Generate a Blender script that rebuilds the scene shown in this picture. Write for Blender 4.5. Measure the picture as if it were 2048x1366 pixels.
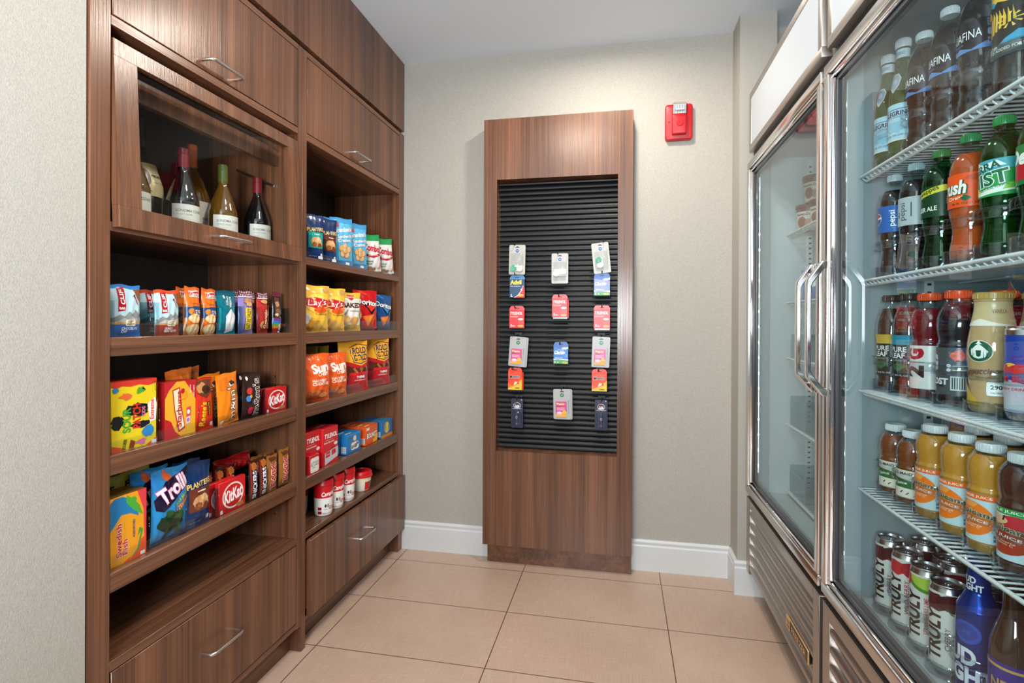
import bpy, bmesh, math, random
from mathutils import Vector, Matrix
for o in list(bpy.data.objects): bpy.data.objects.remove(o, do_unlink=True)
S = bpy.context.scene
COL = S.collection
rnd = random.Random(7)
# ------------------------------------------------------------------ camera
F = 1076.4; YAW, PIT, ROL, SH, CAMH = 0.199183, -0.0024885, 0.0043256, -34.33, 1.137
def cam_axes():
    cy, sy = math.cos(YAW), math.sin(YAW); cp, sp = math.cos(PIT), math.sin(PIT); cr, sr = math.cos(ROL), math.sin(ROL)
    fwd = Vector((-sy*cp, cy*cp, sp)); right = Vector((cy, sy, 0)); up = right.cross(fwd)
    return right*cr + up*sr, up*cr - right*sr, fwd
_r, _u, _f = cam_axes()
cd = bpy.data.cameras.new('camera'); cam = bpy.data.objects.new('camera', cd); COL.objects.link(cam)
cam.matrix_world = Matrix(((_r.x, _u.x, -_f.x, 0), (_r.y, _u.y, -_f.y, 0), (_r.z, _u.z, -_f.z, CAMH), (0, 0, 0, 1)))
cd.sensor_width = 36; cd.lens = F/2048*36; cd.shift_y = SH/2048; cd.clip_start = .02
S.camera = cam
# ------------------------------------------------------------------ world, lights, exposure
w = bpy.data.worlds.new('world'); S.world = w; w.use_nodes = True
w.node_tree.nodes['Background'].inputs[0].default_value = (.80, .90, 1.0, 1)
w.node_tree.nodes['Background'].inputs[1].default_value = .22
def area(name, loc, target, size, power, col, shape='RECTANGLE', sy=None):
    l = bpy.data.lights.new(name, 'AREA'); l.shape = shape; l.size = size; l.energy = power; l.color = col
    if shape == 'RECTANGLE': l.size_y = sy or size
    o = bpy.data.objects.new(name, l); COL.objects.link(o); o.location = loc
    d = Vector(target) - Vector(loc); o.rotation_euler = d.to_track_quat('-Z', 'Y').to_euler()
    return o
area('rear_fill', (-.15, -1.0, 2.3), (-.2, 2.4, .9), 1.3, 14, (1, .97, .92), sy=.7)  # unseen soft fill, added behind the camera
area('ceiling_bounce_fill', (-.25, -.8, 1.25), (-.22, 1.2, 2.44), .6, 66, (.90, .96, 1.0), sy=.5)  # unseen area light added to brighten the ceiling, like a bounced flash
S.view_settings.view_transform = 'Standard'; S.view_settings.look = 'None'
S.view_settings.exposure = .08; S.view_settings.gamma = 1; S.view_settings.use_curve_mapping = False
cy = S.cycles
cy.use_denoising = True; cy.max_bounces = 10; cy.diffuse_bounces = 4; cy.glossy_bounces = 5
cy.transmission_bounces = 8; cy.transparent_max_bounces = 40; cy.caustics_reflective = False; cy.caustics_refractive = False
cy.sample_clamp_indirect = 4; cy.sample_clamp_direct = 0; cy.blur_glossy = .5

# ------------------------------------------------------------------ materials
def lin(h):
    h = h.lstrip('#'); v = [int(h[i:i+2], 16)/255 for i in (0, 2, 4)]
    return tuple(c/12.92 if c <= .04045 else ((c+.055)/1.055)**2.4 for c in v)
MATS = {}
def pmat(name, col, rough=.5, metal=0, **kw):
    m = bpy.data.materials.new(name); m.use_nodes = True
    b = m.node_tree.nodes['Principled BSDF']
    c = lin(col) if isinstance(col, str) else col
    b.inputs['Base Color'].default_value = (*c, 1); b.inputs['Roughness'].default_value = rough; b.inputs['Metallic'].default_value = metal
    for k, v in kw.items(): b.inputs[k.replace('_', ' ')].default_value = v
    return m
def ink(col, rough=.38):
    k = ('ink', col, rough)
    if k not in MATS: MATS[k] = pmat('print_' + col.lstrip('#'), col, rough)
    return MATS[k]
def nt(m): return m.node_tree.nodes, m.node_tree.links
def ramp(nodes, stops):
    r = nodes.new('ShaderNodeValToRGB'); e = r.color_ramp.elements
    while len(e) < len(stops): e.new(.5)
    for i, (p, c) in enumerate(stops): e[i].position = p; e[i].color = (*c, 1)
    return r
def wood(name, axis, dark=(.062, .025, .013), light=(.250, .106, .053), rough=.25):
    m = pmat(name, light, rough, Specular_IOR_Level=.6); n, l = nt(m); b = n['Principled BSDF']
    g = n.new('ShaderNodeNewGeometry')
    def noise(big, small, det, off):
        mp = n.new('ShaderNodeMapping'); s = [big]*3; s['XYZ'.index(axis)] = small
        mp.inputs['Scale'].default_value = s; mp.inputs['Location'].default_value = (off, off*2, off*3)
        t = n.new('ShaderNodeTexNoise'); t.inputs['Detail'].default_value = det; t.inputs['Scale'].default_value = 1
        l.new(g.outputs['Position'], mp.inputs[0]); l.new(mp.outputs[0], t.inputs[0]); return t
    a = noise(16, .35, 3, 1.3); c = noise(95, .9, 4, 5.1); d = noise(420, 3.5, 2, 9.7)
    m1 = n.new('ShaderNodeMath'); m1.operation = 'MULTIPLY_ADD'; m1.inputs[1].default_value = .50; l.new(a.outputs[0], m1.inputs[0])
    m2 = n.new('ShaderNodeMath'); m2.operation = 'MULTIPLY_ADD'; m2.inputs[1].default_value = .32; l.new(c.outputs[0], m2.inputs[0])
    m3 = n.new('ShaderNodeMath'); m3.operation = 'MULTIPLY'; m3.inputs[1].default_value = .30; l.new(d.outputs[0], m3.inputs[0])
    l.new(m2.outputs[0], m1.inputs[2]); l.new(m3.outputs[0], m2.inputs[2])
    r = ramp(n, [(.40, dark), (.56, tuple((x+y)*.46 for x, y in zip(dark, light))), (.72, light)])
    l.new(m1.outputs[0], r.inputs[0]); l.new(r.outputs[0], b.inputs['Base Color'])
    bp = n.new('ShaderNodeBump'); bp.inputs['Strength'].default_value = .22; bp.inputs['Distance'].default_value = .0012
    l.new(d.outputs[0], bp.inputs['Height']); l.new(bp.outputs[0], b.inputs['Normal'])
    return m
WV = wood('walnut_vertical', 'Z'); WH = wood('walnut_horizontal', 'Y')
def wallpaper():
    m = pmat('woven_wallpaper', (.47, .45, .41), .75); n, l = nt(m); b = n['Principled BSDF']
    g = n.new('ShaderNodeNewGeometry'); mp = n.new('ShaderNodeMapping'); mp.inputs['Scale'].default_value = (1, 1, .55)
    t = n.new('ShaderNodeTexNoise'); t.inputs['Scale'].default_value = 500; t.inputs['Detail'].default_value = 3
    l.new(g.outputs['Position'], mp.inputs[0]); l.new(mp.outputs[0], t.inputs[0])
    r = ramp(n, [(.3, (.36, .345, .31)), (.7, (.475, .455, .41))]); l.new(t.outputs[0], r.inputs[0]); l.new(r.outputs[0], b.inputs['Base Color'])
    bp = n.new('ShaderNodeBump'); bp.inputs['Strength'].default_value = .35; bp.inputs['Distance'].default_value = .002
    l.new(t.outputs[0], bp.inputs['Height']); l.new(bp.outputs[0], b.inputs['Normal']); return m
WALL = wallpaper()
WD = wood('dark_back_panel', 'Z', (.009, .006, .005), (.030, .022, .018), .5)  # walnut grain in much darker tones, for the cabinet back panels
PAINT = pmat('ceiling_paint', (.76, .825, .885), .8); TRIM = pmat('white_trim_paint', (.66, .69, .70), .35)
def tile():
    m = pmat('beige_floor_tile', (.5, .33, .24), .32); n, l = nt(m); b = n['Principled BSDF']
    g = n.new('ShaderNodeNewGeometry'); sep = n.new('ShaderNodeSeparateXYZ'); l.new(g.outputs['Position'], sep.inputs[0])
    def line(out, off, pitch):
        a = n.new('ShaderNodeMath'); a.operation = 'SUBTRACT'; a.inputs[1].default_value = off; l.new(sep.outputs[out], a.inputs[0])
        p = n.new('ShaderNodeMath'); p.operation = 'PINGPONG'; p.inputs[1].default_value = pitch/2; l.new(a.outputs[0], p.inputs[0])
        q = n.new('ShaderNodeMath'); q.operation = 'LESS_THAN'; q.inputs[1].default_value = .0017; l.new(p.outputs[0], q.inputs[0]); return q
    lx, ly = line('X', -1.045, .6115), line('Y', 2.422, .3525)
    mx = n.new('ShaderNodeMath'); mx.operation = 'MAXIMUM'; l.new(lx.outputs[0], mx.inputs[0]); l.new(ly.outputs[0], mx.inputs[1])
    def ns(sc, scale):
        mp = n.new('ShaderNodeMapping'); mp.inputs['Scale'].default_value = sc; t = n.new('ShaderNodeTexNoise')
        t.inputs['Scale'].default_value = scale; t.inputs['Detail'].default_value = 4
        l.new(g.outputs['Position'], mp.inputs[0]); l.new(mp.outputs[0], t.inputs[0]); return t
    t1, t2 = ns((1, 1, 1), 3), ns((220, 14, 1), 1)
    t3 = ns((14, 220, 1), 1)
    ad = n.new('ShaderNodeMath'); ad.operation = 'MULTIPLY_ADD'; ad.inputs[1].default_value = .35; l.new(t1.outputs[0], ad.inputs[0])
    a2 = n.new('ShaderNodeMath'); a2.operation = 'MULTIPLY_ADD'; a2.inputs[1].default_value = .33; l.new(t2.outputs[0], a2.inputs[0])
    a3 = n.new('ShaderNodeMath'); a3.operation = 'MULTIPLY'; a3.inputs[1].default_value = .33; l.new(t3.outputs[0], a3.inputs[0])
    l.new(a3.outputs[0], a2.inputs[2]); l.new(a2.outputs[0], ad.inputs[2])
    r = ramp(n, [(.38, (.47, .325, .240)), (.64, (.60, .435, .335))]); l.new(ad.outputs[0], r.inputs[0])
    mix = n.new('ShaderNodeMix'); mix.data_type = 'RGBA'; l.new(mx.outputs[0], mix.inputs[0]); l.new(r.outputs[0], mix.inputs[6])
    mix.inputs[7].default_value = (.10, .055, .035, 1); l.new(mix.outputs[2], b.inputs['Base Color'])
    bp = n.new('ShaderNodeBump'); bp.inputs['Strength'].default_value = .6; bp.inputs['Distance'].default_value = .002; bp.invert = True
    l.new(mx.outputs[0], bp.inputs['Height']); l.new(bp.outputs[0], b.inputs['Normal']); return m
TILE = tile()
def brushed(name, col, rough, axis='Y'):
    m = pmat(name, col, rough, 1); n, l = nt(m); b = n['Principled BSDF']
    g = n.new('ShaderNodeNewGeometry'); mp = n.new('ShaderNodeMapping'); s = [600]*3; s['XYZ'.index(axis)] = 6; mp.inputs['Scale'].default_value = s
    t = n.new('ShaderNodeTexNoise'); t.inputs['Scale'].default_value = 1; l.new(g.outputs['Position'], mp.inputs[0]); l.new(mp.outputs[0], t.inputs[0])
    r = n.new('ShaderNodeMapRange'); r.inputs['To Min'].default_value = rough-.06; r.inputs['To Max'].default_value = rough+.08
    l.new(t.outputs[0], r.inputs['Value']); l.new(r.outputs[0], b.inputs['Roughness']); return m
STEEL = brushed('brushed_stainless', (.46, .43, .40), .34); CHROME = pmat('chrome', (.78, .78, .79), .06, 1)
ALU = pmat('polished_aluminium', (.70, .68, .66), .2, 1); NICKEL = pmat('satin_nickel', (.62, .60, .58), .28, 1)
BLACK = pmat('black_rubber', (.012, .013, .014), .5); DARK = pmat('dark_gasket_and_recess', (.035, .04, .045), .35)
SLAT = pmat('black_slatwall', (.008, .010, .011), .42, Specular_IOR_Level=.28); LINERF = pmat('white_fridge_liner', (.62, .68, .70), .35); LINERR = pmat('shaded_fridge_liner', (.31, .37, .385), .35)  # last liner is the white one darkened, putting interior shade into its colour
LINERD = pmat('grey_fridge_liner', (.42, .48, .50), .4)
WIRE = pmat('white_coated_wire', (.72, .76, .77), .3); WPL = pmat('white_plastic', (.78, .80, .80), .35)
SIGN = pmat('milk_white_sign', (.50, .56, .62), .3)
RED = pmat('red_alarm_plastic', (.50, .010, .018), .3)
def glassy(name, tint=(1, 1, 1), ior=1.45, rough=0, refl=(1, 1, 1)):
    m = bpy.data.materials.new(name); m.use_nodes = True; n, l = nt(m); n.clear()
    o = n.new('ShaderNodeOutputMaterial'); t = n.new('ShaderNodeBsdfTransparent'); g = n.new('ShaderNodeBsdfGlossy'); f = n.new('ShaderNodeFresnel'); x = n.new('ShaderNodeMixShader')
    t.inputs[0].default_value = (*tint, 1); g.inputs['Roughness'].default_value = rough; g.inputs['Color'].default_value = (*refl, 1); f.inputs[0].default_value = ior
    q = n.new('ShaderNodeNewGeometry'); k = n.new('ShaderNodeMath'); k.operation = 'SUBTRACT'; k.inputs[0].default_value = 1; l.new(q.outputs['Backfacing'], k.inputs[1])
    z = n.new('ShaderNodeMath'); z.operation = 'MULTIPLY'; l.new(f.outputs[0], z.inputs[0]); l.new(k.outputs[0], z.inputs[1])
    l.new(z.outputs[0], x.inputs[0]); l.new(t.outputs[0], x.inputs[1]); l.new(g.outputs[0], x.inputs[2]); l.new(x.outputs[0], o.inputs[0]); return m
GLASS = glassy('door_glass', (.85, .905, .91), 1.36); ACRYL = glassy('clear_acrylic', (.80, .865, .88), 1.49, .02)
RINGM = glassy('clear_ring', (.86, .90, .92), 1.9, .02); LIPM = glassy('clear_lip', (.95, .97, .975), 1.49, .02)
PET = glassy('clear_pet', (.93, .96, .96), 1.55, .03); PETG = glassy('green_pet', (.12, .62, .22), 1.55, .03)
PANE = glassy('cabinet_pane', (.95, .96, .95), 1.22)
BLIST = glassy('blister_film', (.88, .9, .9), 1.5, .08)
def liquid(name, col, ior=1.34, trans=1, rough=.0): 
    m = pmat(name, col, rough); b = m.node_tree.nodes['Principled BSDF']; b.inputs['IOR'].default_value = ior; b.inputs['Transmission Weight'].default_value = trans; return m
WATER = liquid('still_water', (.93, .96, .98)); GREENGL = liquid('green_glass', (.32, .55, .22), 1.4, .85, .03)
def juice(name, col, rough=.12): return pmat(name, col, rough, 0, Coat_Weight=.6, Coat_Roughness=.04)
def emit(name, col, st):
    m = bpy.data.materials.new(name); m.use_nodes = True; n, l = nt(m); n.clear(); o = n.new('ShaderNodeOutputMaterial'); e = n.new('ShaderNodeEmission')
    e.inputs[0].default_value = (*col, 1); e.inputs[1].default_value = st; l.new(e.outputs[0], o.inputs[0]); return m
LEDF = emit('led_white_bright', (.80, .93, 1), 34); LEDM = emit('led_white', (.70, .90, 1), 26); LEDS = emit('led_strip_glow', (.62, .84, 1), 3.0); LAMP = emit('downlight_lens', (1, .89, .76), 380)

# ------------------------------------------------------------------ mesh builder
class MB:
    def __init__(s): s.v = []; s.f = []; s.mi = []; s.mats = []
    def idx(s, m):
        if m not in s.mats: s.mats.append(m)
        return s.mats.index(m)
    def add(s, vs, fs, m):
        o = len(s.v); s.v += [tuple(p) for p in vs]; i = s.idx(m)
        for f in fs: s.f.append(tuple(o+k for k in f)); s.mi.append(i)
    def addbm(s, bm, m):
        bm.verts.index_update(); s.add([v.co[:] for v in bm.verts], [[v.index for v in f.verts] for f in bm.faces], m); bm.free()
    def box(s, x0, y0, z0, x1, y1, z1, m, bev=0, seg=2):
        x0, x1 = sorted((x0, x1)); y0, y1 = sorted((y0, y1)); z0, z1 = sorted((z0, z1))
        if bev <= 0:
            s.add([(x0,y0,z0),(x1,y0,z0),(x1,y1,z0),(x0,y1,z0),(x0,y0,z1),(x1,y0,z1),(x1,y1,z1),(x0,y1,z1)],
                  [(0,3,2,1),(4,5,6,7),(0,1,5,4),(1,2,6,5),(2,3,7,6),(3,0,4,7)], m); return s
        bm = bmesh.new(); bmesh.ops.create_cube(bm, size=1)
        for v in bm.verts: v.co = Vector(((x0+x1)/2+v.co.x*(x1-x0), (y0+y1)/2+v.co.y*(y1-y0), (z0+z1)/2+v.co.z*(z1-z0)))
        bmesh.ops.bevel(bm, geom=bm.edges[:], offset=min(bev, .49*min(x1-x0, y1-y0, z1-z0)), segments=seg, affect='EDGES', profile=.5)
        s.addbm(bm, m); return s
    def lathe(s, prof, m, seg=32, c=(0, 0, 0), a0=0, a1=2*math.pi, cap=True):
        full = abs(a1-a0-2*math.pi) < 1e-6; n = seg if full else seg+1; vs = []
        for r, z in prof:
            for k in range(n):
                a = a0+(a1-a0)*k/seg; vs.append((c[0]+r*math.cos(a), c[1]+r*math.sin(a), c[2]+z))
        fs = []
        for i in range(len(prof)-1):
            for k in range(seg):
                k2 = (k+1) % n; fs.append((i*n+k, i*n+k2, (i+1)*n+k2, (i+1)*n+k))
        if cap and full:
            if prof[0][0] > 1e-4: fs.append(tuple(reversed(range(n))))
            if prof[-1][0] > 1e-4: fs.append(tuple((len(prof)-1)*n+k for k in range(n)))
        s.add(vs, fs, m); return s
    def tube(s, pts, r, m, seg=8, closed=False, flat=None):
        P = [Vector(p) for p in pts]; n = len(P); vs = []; fs = []; up = Vector((0, 0, 1)); prev = None
        for i in range(n):
            a = P[(i-1) % n] if (closed or i) else P[0]; b = P[(i+1) % n] if (closed or i < n-1) else P[-1]
            t = (b-a).normalized()
            if prev is None:
                x = t.cross(up); x = x if x.length > .1 else t.cross(Vector((1, 0, 0)))
            else: x = prev - t*prev.dot(t)
            x.normalize(); prev = x; y = t.cross(x)
            for k in range(seg):
                q = 2*math.pi*k/seg; vs.append(P[i]+x*math.cos(q)*r+y*math.sin(q)*(r if flat is None else flat))
        m_ = n if closed else n-1
        for i in range(m_):
            for k in range(seg): fs.append((i*seg+k, i*seg+(k+1) % seg, ((i+1) % n)*seg+(k+1) % seg, ((i+1) % n)*seg+k))
        if not closed: fs.append(tuple(reversed(range(seg)))); fs.append(tuple((n-1)*seg+k for k in range(seg)))
        s.add(vs, fs, m); return s
    def prism(s, poly, fn, h0, h1, m):
        n = len(poly); vs = [fn(a, b, h0) for a, b in poly]+[fn(a, b, h1) for a, b in poly]
        fs = [tuple(reversed(range(n))), tuple(range(n, 2*n))]+[(k, (k+1) % n, n+(k+1) % n, n+k) for k in range(n)]
        s.add(vs, fs, m); return s
    def grid(s, fn, nu, nv, m, flip=False):
        vs = [fn(i/nu, j/nv) for j in range(nv+1) for i in range(nu+1)]; fs = []
        for j in range(nv):
            for i in range(nu):
                a = j*(nu+1)+i; q = (a, a+1, a+nu+2, a+nu+1); fs.append(q[::-1] if flip else q)
        s.add(vs, fs, m); return s
    def build(s, name, parent=None, org=(0, 0, 0), smooth=True, ang=.62):
        me = bpy.data.meshes.new(name); ox, oy, oz = org
        me.from_pydata([(x-ox, y-oy, z-oz) for x, y, z in s.v], [], s.f)
        for m in s.mats: me.materials.append(m)
        me.polygons.foreach_set('material_index', s.mi)
        me.polygons.foreach_set('use_smooth', [smooth]*len(s.f)); me.update()
        if smooth: me.set_sharp_from_angle(angle=ang)
        o = bpy.data.objects.new(name, me); COL.objects.link(o)
        if parent: o.parent = parent
        return o
def tag(o, label, cat, group=None):
    o['label'] = label; o['category'] = cat
    if group: o['group'] = group
    return o
def empty(name, loc, label, cat, group=None, rz=0):
    o = bpy.data.objects.new(name, None); COL.objects.link(o); o.location = loc; o.rotation_euler = (0, 0, rz); o.empty_display_size = .02
    return tag(o, label, cat, group)
def struct(mb, name, **k):
    o = mb.build(name, **k); o['kind'] = 'structure'; return o
def dup(root, loc, label, group=None, rot=None):
    r = root.copy(); COL.objects.link(r); r.location = loc; r['label'] = label
    if group: r['group'] = group
    if rot is not None: r.rotation_euler = rot
    for ch in list(root.children):
        c = ch.copy(); COL.objects.link(c); c.parent = r
        for g in list(ch.children):
            d = g.copy(); COL.objects.link(d); d.parent = c
    return r
# ------------------------------------------------------------------ printed art (flat shapes laid on a surface)
TXT = {}
def text_shape(s, bold, ital):
    k = (s, bold, ital)
    if k not in TXT:
        cu = bpy.data.curves.new('t', 'FONT'); cu.body = s; cu.size = 1; cu.offset = bold*.6; cu.shear = ital; cu.resolution_u = 3; cu.align_x = 'LEFT'; cu.fill_mode = 'FRONT'; cu.space_line = .85
        ob = bpy.data.objects.new('t', cu); COL.objects.link(ob)
        me = bpy.data.meshes.new_from_object(ob.evaluated_get(bpy.context.evaluated_depsgraph_get()))
        vs = [(v.co.x, v.co.y) for v in me.vertices]; fs = [tuple(p.vertices) for p in me.polygons]
        bpy.data.objects.remove(ob); bpy.data.curves.remove(cu); bpy.data.meshes.remove(me); TXT[k] = (vs, fs)
    return TXT[k]
def T(s, cu, cv, w, h, col, rot=0, bold=.02, ital=0): return ('T', s, cu, cv, w, h, col, rot, bold, ital)
def R(a, b, c, d, col): return ('P', [(a, b), (c, b), (c, d), (a, d)], col)
def P(pts, col): return ('P', pts, col)
def E(cu, cv, ru, rv, col, a0=0, a1=360, n=24):
    return ('P', [(cu+ru*math.cos(math.radians(a0+(a1-a0)*k/n)), cv+rv*math.sin(math.radians(a0+(a1-a0)*k/n))) for k in range(n + (a1-a0 < 360))], col)
def RR(a, b, c, d, r, col, asp=1):
    p = []
    for (x, y, s) in ((c-r, b+r*asp, -90), (c-r, d-r*asp, 0), (a+r, d-r*asp, 90), (a+r, b+r*asp, 180)):
        p += [(x+r*math.cos(math.radians(s+q)), y+r*asp*math.sin(math.radians(s+q))) for q in (0, 30, 60, 90)]
    return ('P', p, col)
def blob(cu, cv, ru, rv, col, seed=1, n=18, j=.25):
    q = random.Random(seed); return ('P', [(cu+ru*(1-j+2*j*q.random())*math.cos(2*math.pi*k/n), cv+rv*(1-j+2*j*q.random())*math.sin(2*math.pi*k/n)) for k in range(n)], col)
def tiny(u0, v0, u1, v1, n, col, seed=3):   # rows of fine print
    q = random.Random(seed); out = []
    for i in range(n):
        v = v1-(v1-v0)*(i+.5)/n; h = (v1-v0)/n*.28; e = u1-(u1-u0)*q.random()*.3; x = u0
        while x < e:
            x2 = min(e, x+(u1-u0)*(.08+.14*q.random())); out.append(R(x, v-h, x2, v+h, col)); x = x2+(u1-u0)*.03
    return out
def put(mb, art, W, H, fn, step=None, off0=.0003, doff=.00007, rough=.38, vstep=None):
    """art in unit coordinates, W x H its size in metres, fn(u, v, off) -> point"""
    flat = []
    for a in art: flat += a if isinstance(a, list) else [a]
    for li, a in enumerate(flat):
        off = off0+doff*li
        bm = bmesh.new()
        if a[0] == 'T':
            _, s, cu, cv, w_, h_, col, rot, bold, ital = a
            vs, fs = text_shape(s, bold, ital)
            if not vs: bm.free(); continue
            c, sn = math.cos(math.radians(rot)), math.sin(math.radians(rot)); vs = [(x*c-y*sn, x*sn+y*c) for x, y in vs] if rot % 90 == 0 else vs
            x0 = min(p[0] for p in vs); x1 = max(p[0] for p in vs); y0 = min(p[1] for p in vs); y1 = max(p[1] for p in vs)
            q = [((x-(x0+x1)/2)/(x1-x0)*w_*W, (y-(y0+y1)/2)/(y1-y0)*h_*H) for x, y in vs]
            if rot % 90: q = [(x*c-y*sn, x*sn+y*c) for x, y in q]
            bv = [bm.verts.new((cu+x/W, cv+y/H, 0)) for x, y in q]
            for f in fs:
                try: bm.faces.new([bv[i] for i in f])
                except ValueError: pass
        else:
            _, pts, col = a
            bv = [bm.verts.new((x, y, 0)) for x, y in pts]; f = bm.faces.new(bv)
            if len(pts) > 4: bmesh.ops.triangulate(bm, faces=[f])
        if step:
            us = [v.co.x for v in bm.verts]; vz = [v.co.y for v in bm.verts]
            n = max(1, round(W/step))
            for k in range(1, n):
                u = k/n
                if min(us)+1e-4 < u < max(us)-1e-4: bmesh.ops.bisect_plane(bm, geom=bm.verts[:]+bm.edges[:]+bm.faces[:], plane_co=(u, 0, 0), plane_no=(1, 0, 0))
            if vstep:
                n = max(1, round(H/vstep))
                for k in range(1, n):
                    u = k/n
                    if min(vz)+1e-4 < u < max(vz)-1e-4: bmesh.ops.bisect_plane(bm, geom=bm.verts[:]+bm.edges[:]+bm.faces[:], plane_co=(0, u, 0), plane_no=(0, 1, 0))
        bmesh.ops.recalc_face_normals(bm, faces=bm.faces[:])
        bm.verts.index_update()
        vs = [fn(v.co.x, v.co.y, off) for v in bm.verts]
        fs = []
        for f in bm.faces:
            ids = [v.index for v in f.verts]
            if f.normal.z < 0: ids.reverse()
            fs.append(ids)
        mb.add(vs, fs, ink(col, rough) if isinstance(col, str) else col); bm.free()
# ------------------------------------------------------------------ package builders: local +X faces the shopper, +Y runs to the shopper's right, origin at base centre
def carton(name, label, cat, loc, w_, h, d, col, art, top=None, tart=None, side=None, rz=0, ry=0, rx=0, group=None, rough=.35, obj=None):
    mb = MB(); mb.box(-d, -w_/2, 0, 0, w_/2, h, ink(col, rough), bev=.0012, seg=1)
    put(mb, art, w_, h, lambda u, v, o: (o, (u-.5)*w_, v*h), rough=rough)
    if tart: put(mb, tart, w_, d, lambda u, v, o: (-v*d, (u-.5)*w_, h+o), rough=rough)
    if side: put(mb, side, d, h, lambda u, v, o: (-d+u*d, -w_/2-o, v*h), rough=rough)
    o = mb.build(name); o.location = loc; o.rotation_euler = (rx, ry, rz)
    return tag(o, label, cat, group)
def bag(name, label, cat, loc, w_, h, t, col, art, rz=0, ry=0, rx=0, group=None, seed=1, crimp=.055, bot=True, rough=.24, backcol=None, cc=None, foil=.0, sq=2.4, belly=.42, parent=None):
    q = random.Random(seed); ph = [q.random()*6.28 for _ in range(8)]
    def surf(u, v, side=1):
        cl, cr = .04+0*v, .04
        if v > 1-crimp: b = max(0., (1-v)/crimp)*.06
        elif bot and v < crimp: b = max(0., v/crimp)*.06
        else:
            vv = (v-(crimp if bot else 0))/(1-crimp-(crimp if bot else 0)); vv = min(max(vv, 0), 1)
            k = vv**.9
            up = math.sin(math.pi*min(1, (1-vv)/(2*(1-belly))))**.62 if vv > belly else (math.sin(math.pi*(vv/(2*belly)))**(.55 if bot else .3) if bot else 1-.35*(1-vv/belly)**2)
            b = .06+.94*up
        uu = abs(2*u-1); e = max(0., 1-uu**sq)**.58
        edge = 1-min(1, abs(v-.5)*2)**3
        wr = .10*math.sin(9*u+14*v+ph[0])*math.sin(7*v+ph[1])+.07*math.sin(23*u-11*v+ph[2])+.05*math.sin(31*v+17*u+ph[3])
        endw = .22*math.sin(42*u+ph[4]+3*v)*(max(0, 1-(1-v)/.28)**1 + (max(0, 1-v/.22) if bot else 0))
        x = side*t/2*b*e*(1+.85*wr)+t*.17*b*e*endw*side
        ww = w_*(1-.07*b*(1-.3*uu)); yo = (u-.5)*ww
        if v > 1-crimp*.9: x += .0012*math.sin(u*w_*2200)*0
        return x, yo, v*h*(1-.02*b*e)+.0015*math.sin(9*u+ph[5])*(v > .9)
    mb = MB(); nu, nv = 26, 34
    mb.grid(lambda u, v: surf(u, v, 1), nu, nv, ink(col, rough)); mb.grid(lambda u, v: surf(u, v, -1), nu, nv, ink(backcol or col, rough), flip=True)
    def fn(u, v, o):
        p = surf(u, v, 1); return (p[0]+o+.0005, p[1], p[2])
    put(mb, art, w_, h, fn, step=w_/26, vstep=h/34, rough=rough, off0=.0004, doff=.00008)
    o = mb.build(name, ang=1.2); o.location = loc; o.rotation_euler = (rx+math.radians(q.uniform(-1.6, 1.6)), ry, rz+q.uniform(-.05, .05))
    return tag(o, label, cat, group)
def arcart(prof_r, z0, z1, span, c0=0):
    """label wrapped round a bottle; prof_r(z) gives the radius"""
    return lambda u, v, o: ((prof_r(z0+(z1-z0)*v)+o)*math.cos(c0+(u-.5)*span), (prof_r(z0+(z1-z0)*v)+o)*math.sin(c0+(u-.5)*span), z0+(z1-z0)*v)
def interp(prof):
    def f(z):
        for (r0, z0), (r1, z1) in zip(prof, prof[1:]):
            if z0 <= z <= z1: return r0+(r1-r0)*(z-z0)/max(1e-6, z1-z0)
        return prof[-1][0]
    return f
def smooth_prof(p, n=3):
    out = []
    for i in range(len(p)-1):
        p0 = p[max(0, i-1)]; p1 = p[i]; p2 = p[i+1]; p3 = p[min(len(p)-1, i+2)]
        for k in range(n):
            t = k/n; out.append(tuple(.5*((2*p1[j])+(-p0[j]+p2[j])*t+(2*p0[j]-5*p1[j]+4*p2[j]-p3[j])*t*t+(-p0[j]+3*p1[j]-3*p2[j]+p3[j])*t**3) for j in (0, 1)))
    out.append(p[-1]); return [(max(r, .0005), z) for r, z in out]
def cyl_label(prof, z0, z1, art, base, span=math.radians(200), full=True, rough=.35, lift=.0006, rows=8):
    pr = interp(prof); mb = MB(); H = z1-z0; rad = pr((z0+z1)/2)
    a = (0, 2*math.pi) if full else (-span/2, span/2)
    mb.lathe([(pr(z0+H*k/rows)+lift, z0+H*k/rows) for k in range(rows+1)], base if not isinstance(base, str) else ink(base, rough), 40, a0=a[0], a1=a[1], cap=False)
    put(mb, art, rad*span, H, arcart(lambda z: pr(z)+lift, z0, z1, span), step=.0035, rough=rough, vstep=H/rows)
    return mb
FACE = {'sparkling_water_bottle': .35, 'water_bottle': .22, 'soda_bottle': .36, 'iced_tea_bottle': .4, 'sports_drink_bottle': .38, 'coffee_drink_bottle': .42, 'juice_bottle': .32, 'beer_bottle': .5, 'drink_can': .95, 'energy_drink_can': .2}
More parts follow.
